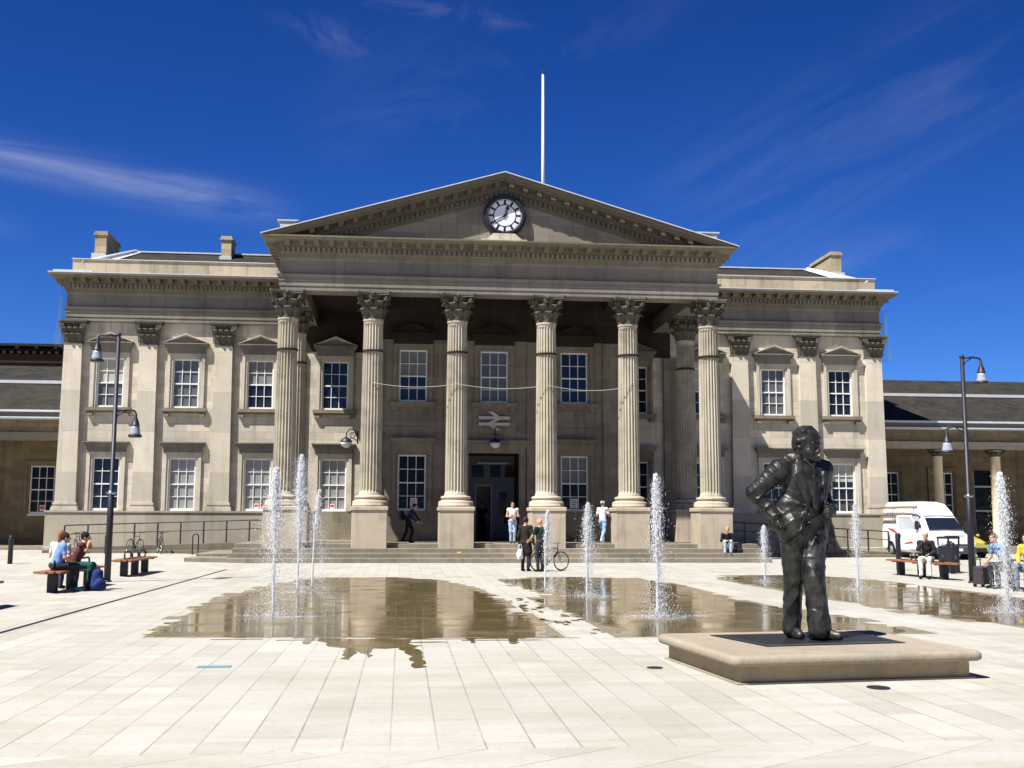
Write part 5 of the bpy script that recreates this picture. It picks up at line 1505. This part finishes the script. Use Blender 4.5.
# ------------------------------------------------------------------ fountain jets
def jet(lab, x, y, H, spread, lean, seed, dens=1.0, base=1):
    r = random.Random(seed)
    J_ = empty('fountain_jet', (x, y, .005), 0, lab, 'fountain jet', 'fountain jets on the square')
    q = MB()
    for s_ in range(3):      # a few thin strands that wander round each other
        pts = []; rad = []; n = 26; ph = r.uniform(0, 6); top = H*r.uniform(.86, 1.0)
        for i in range(n):
            t = i/(n-1); w = .004+.02*t
            pts.append((lean*t*t*H+w*math.sin(ph+5*t)+r.gauss(0, .002+.004*t), w*math.cos(ph+4*t), top*t)); rad.append(max(.005, (.021-.010*t)*r.uniform(.75, 1.2)))
        q.tube(pts, rad, 6)
    q.build('water_column', M['thin'], J_)
    V = []; F = []
    def drop(c, s_, st=1.0):
        x0, y0, z0 = c; n = len(V); e = s_*st; a = r.uniform(0, 6.28); ca, sa = math.cos(a)*s_, math.sin(a)*s_
        V.extend(((x0+ca, y0+sa, z0-e*.5), (x0-sa, y0+ca, z0-e*.6), (x0-ca, y0-sa, z0-e*.4), (x0+.2*ca, y0, z0+e*1.3)))
        F.extend(((n, n+2, n+1), (n, n+1, n+3), (n+1, n+2, n+3), (n+2, n, n+3)))
    for i in range(int(4800*dens)):          # dense white crown at the top of the throw
        t = 1-abs(r.gauss(0, .24))
        if t < .2: continue
        wd = abs(r.gauss(0, .018+.05*spread/.2*math.sin(PI*min(1, .25+.75*t))))
        a = r.uniform(0, 2*PI)
        drop((lean*t*t*H+wd*math.cos(a), wd*math.sin(a), H*t), r.choice((.004, .005, .006, .008, .010)), r.uniform(1, 3.5))
    for i in range(int(7500*dens)):          # falling drops, thinning and spreading on the way down
        u = r.random()**.8; t = 1-u
        wd = (.03+spread*(.5+1.1*u))*abs(r.gauss(0, .52)); a = r.uniform(0, 2*PI)
        drop((lean*H*(1+.7*u)+wd*math.cos(a)+.04*u, wd*math.sin(a)*.8, H*t*.98), r.choice((.002, .0025, .003, .003, .0035, .004, .007)), r.uniform(1, 2.2))
    for i in range(int(420*base)):           # splash round the foot
        a = r.uniform(0, 2*PI); wd = abs(r.gauss(0, .34)); drop((wd*math.cos(a)*1.3+.06, wd*math.sin(a), abs(r.gauss(0, .07))*math.exp(-wd)), r.choice((.003, .004, .005, .007)), r.uniform(1, 2))
    q = MB(); q.v = V; q.f = F; q.sm = [False]*len(F)
    T(q.build('spray', M['spray'], J_), kind='stuff')
    q = MB(); n = 40; v = [(0, 0, .010)]
    for rr_ in (.5, 1):
        for k in range(n):
            a = 2*PI*k/n; w = rr_*(.34+.10*math.sin(3*a+seed)+r.uniform(-.07, .10))*base**.5; v.append((w*1.5*math.cos(a)+.03, w*math.sin(a), .010 if rr_ < 1 else .002))
    f = [(0, 1+k, 1+(k+1) % n) for k in range(n)] + [(1+k, 1+n+k, 1+n+(k+1) % n, 1+(k+1) % n) for k in range(n)]
    q.add(v, f, True); q.build('foam', FOAM, J_)
def foam():
    n = N('broken foam'); n.out((.80, .82, .84), .35)
    f = n.math('MULTIPLY', n.ramp(n.noise(9, 5, .7), [(.46, 0), (.7, 1)]), .6); n.link(f, n.b.inputs['Alpha']); return n.m
FOAM = foam()
jet('tall splashing jet at the front of the left pool', -6.17, -33.72, 2.50, .32, -.005, 1, 1.2, 1.2)
jet('tallest jet of the left pool, standing behind the front one', -6.34, -27.54, 3.08, .42, .01, 2, 1.7)
jet('thin lower jet of the left pool leaning to the right', -6.16, -25.71, 2.35, .20, .055, 3, .4, .5)
jet('thin jet in front of the two men with the bicycle', -.65, -26.76, 1.86, .16, .04, 4, .5, .5)
jet('jet in front of the man in the white cap', 0, -28.87, 2.0, .24, .015, 5, .9, 1.2)
jet('large splashing jet left of the statue in the middle pool', .33, -34.14, 2.42, .17, .0, 6, 1.3, 1.5)
jet('small thin jet half hidden behind the elbow of the statue', 5.74, -23.64, 1.5, .24, .0, 7, .6, .6)
jet('jet between the statue and the white van', 6.85, -27.14, 2.05, .20, .0, 8, .9)
jet('thick splashing jet at the right edge beside the seated people', 6.96, -33.53, 2.52, .20, -.01, 9, 1.9, 1.0)

# ------------------------------------------------------------------ vehicles
def loft(secs, mat, name, parent):
    """secs: (y, half width, z bottom, z shoulder, z top, roof half width)"""
    b = MB(); n = 0; rows = []
    for y, w, zb, zs, zt, wr in secs:
        half = [(w*.93, zb), (w, zb+.1), (w*1.0, zs-.06), (w*.985, zs), (wr, zt-.10), (wr-.07, zt-.02), (wr-.2, zt), (0, zt+.02)]
        row = [(x, y, z) for x, z in half]+[(-x, y, z) for x, z in half[-2::-1]]
        rows.append(row); n = len(row)
    vs = [p for r_ in rows for p in r_]; fs = []
    for i in range(len(rows)-1):
        for k in range(n-1): fs.append((i*n+k, (i+1)*n+k, (i+1)*n+k+1, i*n+k+1))
    fs.append(tuple(range(n))); fs.append(tuple((len(rows)-1)*n+k for k in range(n-1, -1, -1)))
    b.add(vs, fs)
    o = b.build(name, mat, parent, bevel=.025)
    return o
def wheel(parent, x, y, r):
    q = MB(); s = 1 if x > 0 else -1
    q.tube([(x-.11, y, r), (x-.09, y, r), (x+.09, y, r), (x+.11, y, r)], [r-.05, r, r, r-.05], 24); w = q.build('wheel', M['rubber'], parent)
    q = MB(); q.tube([(x+s*.09, y, r), (x+s*.115, y, r), (x+s*.118, y, r)], [r*.62, r*.62, r*.3], 20); q.build('hubcap', plain('silver hubcap', (.42, .43, .45), .4, .5), w)
VN = empty('van', (19.68, -7.35, -.02), 0, 'white high roofed van with a ladder on its side and driver door open', 'van')
paint = plain('white van paint', (.80, .80, .80), .25, 0, .04, 2, .6)
loft([(0, .84, .34, .66, .88, .70), (.06, .93, .30, .72, .99, .78), (.35, .975, .28, .92, 1.10, .84), (.85, .98, .28, 1.08, 1.22, .88), (1.52, .985, .28, 1.25, 1.93, .80), (1.75, .985, .28, 1.28, 2.14, .80), (2.3, .985, .28, 1.28, 2.46, .80), (2.9, .985, .30, 1.28, 2.55, .82), (4.9, .985, .32, 1.28, 2.57, .82), (5.15, .97, .36, 1.28, 2.50, .78), (5.2, .93, .4, 1.28, 2.40, .74)], paint, 'body', VN)
q = MB(); q.add([(-.78, .875, 1.295), (.78, .875, 1.295), (.69, 1.40, 1.81), (-.69, 1.40, 1.81)], [(0, 1, 2, 3)])
q.v = [(x, y-.03, z+.02) for x, y, z in q.v]; q.build('windscreen', glass('van glass', (.012, .016, .03), .05), VN)
q = MB(); q.add([(-.70, 1.478-.03, 1.895), (.70, 1.478-.03, 1.895), (.70, 1.5-.03, 1.93), (-.70, 1.5-.03, 1.93)], [(0, 1, 2, 3)]); q.box(-.25, .1, .985, .99, 1.40, 1.43); q.build('windscreen_trim', M['iron'], VN)
q = MB()
q.add([(-.987, 1.20, .50), (-.987, 2.15, .50), (-.987, 2.15, 1.30), (-.985, 1.15, 1.30)], [(3, 2, 1, 0)]); q.add([(-.988, 1.15, 1.30), (-.988, 2.15, 1.30), (-.868, 2.15, 1.95), (-.868, 1.62, 1.88)], [(3, 2, 1, 0)])
q.add([(.988, 1.20, 1.32), (.988, 2.15, 1.32), (.868, 2.15, 1.92), (.868, 1.62, 1.86)], [(0, 1, 2, 3)]); q.build('cab_opening', M['void'], VN)
DR = empty('door_hinge', (0, 0, 0)); bpy.data.objects.remove(DR)
q = MB()
q.box(0, .05, 0, 1.0, .45, 1.30); q.box(0, .05, 0, .08, 1.30, 1.35); q.box(0, .05, .92, 1.0, 1.30, 1.92); q.box(0, .05, .35, 1.0, 1.86, 1.93); q.add([(0, .02, 1.32), (.05, .02, 1.32), (.05, .4, 1.9), (0, .4, 1.9), (0, .09, 1.32), (.05, .09, 1.32), (.05, .47, 1.9), (0, .47, 1.9)], [(0, 1, 2, 3), (7, 6, 5, 4), (0, 3, 7, 4), (1, 5, 6, 2)])
dv = q.build('door', paint, VN); dv.location = (-1.0, 1.15, 0); dv.rotation_euler.z = math.radians(58); 
q = MB(); q.box(.015, .035, .06, .94, 1.30, 1.88); q.build('door_window', glass('glass with painted sky reflection', (.42, .46, .50), .08), dv)  # bright sky reflection put into the pale glass colour
q = MB(); q.box(-.015, 0, .82, .95, 1.0, 1.06); q.build('handle', M['iron'], dv)
q = MB(); q.prism([(0, .70), (.38, .66), (.42, .72), (.1, .80)], -.01, 0); q.transform(Matrix.Translation((-.004, .3, 0)) @ Matrix.Rotation(PI/2, 4, 'Z')); q.build('stripe', plain('van red', (.55, .04, .03), .4), dv)
q = MB()
for P in ([(3.35, 1.38), (3.95, 1.62), (4.55, 1.66), (3.95, 1.48)], [(3.2, 1.22), (3.35, 1.20), (3.65, 1.52), (3.5, 1.50)]):
    q.prism(P, -.005, .003)
q.transform(Matrix.Translation((-.985, 0, -.30)) @ Matrix.Rotation(PI/2, 4, 'Z')); q.build('logo', plain('van logo red', (.55, .035, .03), .4), VN)
q = MB(); q.bbox(-.90, .90, -.06, .14, .28, .58, .04); q.box(-.5, .5, -.02, .1, .60, .70); q.box(-.42, .42, .10, .3, 1.0, 1.068); q.build('bumper', plain('grey plastic bumper', (.05, .052, .075), .5), VN)
for s in (-1, 1):
    q = MB(); q.add([(s*.52, -.002, .66), (s*.84, .05, .68), (s*.90, .16, .92), (s*.60, .05, .86)], [(0, 1, 2, 3) if s > 0 else (3, 2, 1, 0)]); q.v = [(x, y-.03, z) for x, y, z in q.v]
    q.build('headlight', plain('headlamp glass', (.55, .57, .60), .1, .3), VN)
    q = MB(); q.bbox(s*1.16-.09, s*1.16+.09, 1.15, 1.24, 1.32, 1.68, .03); q.tube([(s*.97, 1.2, 1.4), (s*1.1, 1.2, 1.42)], .03, 6); q.build('mirror', M['iron'], VN)
    for y in (.95, 4.2): wheel(VN, s*.90, y, .335)
q = MB(); q.box(-.26, .26, -.07, -.061, .40, .51); q.build('number_plate', M['white'], VN)
q = MB()
for s in (-1, 1):
    for y in (.95, 4.2): q.prism([(y+.42*math.cos(PI*k/10), .335+.42*math.sin(PI*k/10)) for k in range(11)], -.004, .004)
    q.transform(Matrix.Identity(4))
q.transform(Matrix.Translation((-.987, 0, 0)) @ Matrix.Rotation(PI/2, 4, 'Z')); q.build('wheel_arch', M['void'], VN)
LD = empty('ladder', (18.63, -6.0, 1.84), 0, 'wooden and metal ladder strapped along the side of the white van roof', 'ladder')
for z in (0, .44):
    q = MB(); q.box(-.03, .03, 0, 3.7, z-.045, z+.045); q.build('rail', plain('ladder wood', (.30, .20, .13), .6), LD)
for k in range(14):
    q = MB(); q.tube([(0, .12+.25*k, .03), (0, .12+.25*k, .41)], .028, 6); q.build('rung', M['dullwhite'], LD)
q = MB()
for y in (.4, 2.5): q.tube([(.03, y, .40), (.03, y, -.1), (.28, y, -.1)], .02, 5); q.tube([(.03, y, .36), (.28, y, .40)], .02, 5)
q.build('bracket', M['iron'], LD)
CR = empty('car', (21.75, -5.0, 0), math.radians(2), 'bright yellow car parked beside the white van', 'car')
yp_ = plain('yellow car paint', (.42, .36, .06), .35, 0, .05, 2, .6)
loft([(0, .72, .3, .55, .68, .55), (.12, .82, .22, .62, .78, .62), (.9, .86, .2, .85, .95, .70), (1.6, .87, .2, .92, 1.38, .58), (2.1, .87, .2, .93, 1.46, .58), (3.1, .87, .2, .93, 1.44, .57), (3.9, .85, .24, .9, 1.02, .66), (4.2, .78, .3, .8, .92, .6)], yp_, 'body', CR)
cg = glass('car glass', (.015, .02, .028), .05)
q = MB(); q.add([(-.66, .93, .985), (.66, .93, .985), (.53, 1.56, 1.385), (-.53, 1.56, 1.385)], [(0, 1, 2, 3)]); q.v = [(x, y-.025, z+.02) for x, y, z in q.v]; q.build('windscreen', cg, CR)
for s in (-1, 1):
    q = MB(); q.add([(s*.865, 1.2, .96), (s*.865, 3.3, .96), (s*.62, 3.0, 1.36), (s*.62, 1.75, 1.36)], [(0, 1, 2, 3) if s > 0 else (3, 2, 1, 0)]); q.v = [(x+s*.012, y, z) for x, y, z in q.v]; q.build('side_window', cg, CR)
    q = MB(); q.sphere((s*.58, .06, .60), .11, 10, 6, (1.5, .5, .8)); q.build('headlight', M['chrome'], CR)
    q = MB(); q.sphere((s*.95, 1.25, 1.0), .09, 8, 6, (1, .6, .8)); q.build('mirror', yp_, CR)
    for y in (.78, 3.3): wheel(CR, s*.80, y, .30)
q = MB(); q.bbox(-.6, .6, -.05, .06, .28, .46, .02); q.build('bumper', M['iron'], CR)

# ------------------------------------------------------------------ camera, sun, sky
cam = bpy.data.cameras.new('Camera'); co = bpy.data.objects.new('Camera', cam); COL.objects.link(co); sc.camera = co
yaw, pitch, roll = .099, .124, .003
F_ = Vector((math.sin(yaw)*math.cos(pitch), math.cos(yaw)*math.cos(pitch), math.sin(pitch)))
R_ = Vector((math.cos(yaw), -math.sin(yaw), 0)); U_ = R_.cross(F_)
R2 = R_*math.cos(roll)+U_*math.sin(roll); U2 = -R_*math.sin(roll)+U_*math.cos(roll)
m = Matrix((R2, U2, -F_)).transposed().to_4x4(); m.translation = Vector((-4.034, -52.83, 1.62)); co.matrix_world = m
cam.sensor_width = 36; cam.lens = 1096.8/1024*36; cam.clip_end = 5000; cam.clip_start = .1

EL, AZ = math.radians(56.4), math.radians(54.5)       # sun height; bearing to the left of straight behind the camera
sd = Vector((-math.sin(AZ)*math.cos(EL), -math.cos(AZ)*math.cos(EL), math.sin(EL)))
sun = bpy.data.lights.new('sun', 'SUN'); so = bpy.data.objects.new('sun', sun); COL.objects.link(so)
so.rotation_euler = sd.to_track_quat('Z', 'Y').to_euler(); so.location = (-30, -60, 60)
sun.energy = 5.0; sun.angle = math.radians(.53); sun.color = (1, .955, .87)

w = bpy.data.worlds.new('World'); sc.world = w; w.use_nodes = True
nt = w.node_tree; bg = nt.nodes['Background']
sky = nt.nodes.new('ShaderNodeTexSky'); sky.sky_type = 'NISHITA'; sky.sun_disc = False
sky.sun_elevation = EL; sky.sun_rotation = math.atan2(sd.x, sd.y); sky.altitude = 0; sky.air_density = 1.0; sky.dust_density = .25; sky.ozone_density = 3.0
def wn(t, **k):
    n = nt.nodes.new(t)
    for a, v_ in k.items(): setattr(n, a, v_)
    return n
def wm(op, a, b=0, clamp=False):
    n = wn('ShaderNodeMath', operation=op, use_clamp=clamp)
    for i, q_ in enumerate((a, b)):
        if isinstance(q_, bpy.types.NodeSocket): nt.links.new(q_, n.inputs[i])
        else: n.inputs[i].default_value = q_
    return n.outputs[0]
hs = wn('ShaderNodeHueSaturation'); nt.links.new(sky.outputs[0], hs.inputs['Color']); hs.inputs['Saturation'].default_value = SKY_SAT; hs.inputs['Value'].default_value = SKY_VAL; tn = wn('ShaderNodeMix', data_type='RGBA', blend_type='MULTIPLY'); tn.inputs[0].default_value = 1; nt.links.new(hs.outputs[0], tn.inputs[6]); tn.inputs[7].default_value = (*SKY_TINT, 1)
gm = wn('ShaderNodeGamma'); nt.links.new(tn.outputs[2], gm.inputs[0]); gm.inputs[1].default_value = 1.0
tc = wn('ShaderNodeTexCoord'); sp = wn('ShaderNodeSeparateXYZ'); nt.links.new(tc.outputs['Generated'], sp.inputs[0])
ys = wm('MAXIMUM', sp.outputs[1], .05); gu = wm('DIVIDE', sp.outputs[0], ys); gv = wm('DIVIDE', sp.outputs[2], ys)
def wisp(p, q_, width, stretch, scale, thr, amt, seed, fade=1.0):
    """thin cirrus streak along direction p->q in gnomonic sky coordinates"""
    dx, dy = q_[0]-p[0], q_[1]-p[1]; L = math.hypot(dx, dy); dx /= L; dy /= L
    a = wm('SUBTRACT', gu, p[0]); b_ = wm('SUBTRACT', gv, p[1])
    s_ = wm('ADD', wm('MULTIPLY', a, dx), wm('MULTIPLY', b_, dy)); t_ = wm('SUBTRACT', wm('MULTIPLY', b_, dx), wm('MULTIPLY', a, dy))
    cb = wn('ShaderNodeCombineXYZ'); nt.links.new(wm('MULTIPLY', s_, stretch), cb.inputs[0]); nt.links.new(t_, cb.inputs[1]); cb.inputs[2].default_value = seed
    no = wn('ShaderNodeTexNoise'); nt.links.new(cb.outputs[0], no.inputs['Vector']); no.inputs['Scale'].default_value = scale; no.inputs['Detail'].default_value = 8; no.inputs['Roughness'].default_value = .62; no.inputs['Distortion'].default_value = .6
    nz = wm('MULTIPLY', wm('SUBTRACT', no.outputs['Fac'], thr), 3.2, True)
    g1 = wm('POWER', 2.718, wm('MULTIPLY', wm('POWER', wm('DIVIDE', wm('ABSOLUTE', t_), width), 2), -1))
    e1 = wm('MULTIPLY', wm('DIVIDE', wm('ADD', s_, .06), .08), 1, True); e2 = wm('MULTIPLY', wm('DIVIDE', wm('SUBTRACT', L+.03, s_), .09*fade), 1, True)
    return wm('MULTIPLY', wm('MULTIPLY', wm('MULTIPLY', nz, g1), wm('MULTIPLY', e1, e2)), amt)
W1 = wisp((-.62, .372), (-.12, .283), .015, .13, 28, .36, .28, 1.0)
W2 = wisp((-.62, .30), (-.36, .26), .014, .3, 16, .4, .16, 5.0)
W3 = wisp((-.10, .465), (-.02, .43), .014, .55, 26, .46, .10, 9.0, .5)
W4 = wisp((-.06, .50), (.10, .475), .010, .5, 24, .46, .10, 3.0, .5)
W5 = wisp((.28, .28), (.66, .50), .07, .12, 20, .44, .07, 7.0, 2.0)
W6 = wisp((.40, .24), (.62, .27), .03, .30, 12, .45, .09, 11.0)
W7 = wisp((-.05, .36), (.30, .54), .06, .3, 9, .45, .06, 13.0, 2.0)
acc = W1
for x in (W2, W3, W4, W5, W6, W7): acc = wm('ADD', acc, x, True)
mx = wn('ShaderNodeMix', data_type='RGBA'); nt.links.new(acc, mx.inputs[0]); hz = wm('ADD', .66, wm('POWER', 2.718, wm('MULTIPLY', wm('MAXIMUM', gv, 0), -2.6))); hm = wn('ShaderNodeVectorMath', operation='SCALE'); nt.links.new(gm.outputs[0], hm.inputs[0]); nt.links.new(hz, hm.inputs['Scale']); nt.links.new(hm.outputs[0], mx.inputs[6]); mx.inputs[7].default_value = (8.5, 8.8, 9.6, 1)
nt.links.new(mx.outputs[2], bg.inputs[0]); bg.inputs[1].default_value = .055

vs_ = sc.view_settings; vs_.view_transform = 'Standard'; vs_.look = 'None'; vs_.gamma = 1; vs_.use_curve_mapping = False
sc.display_settings.display_device = 'sRGB'
vs_.exposure = EXPO
sc.render.resolution_x = 1024; sc.render.resolution_y = 768
sc.cycles.max_bounces = 6; sc.cycles.diffuse_bounces = 3; sc.cycles.glossy_bounces = 3; sc.cycles.transparent_max_bounces = 12
sc.cycles.use_denoising = True
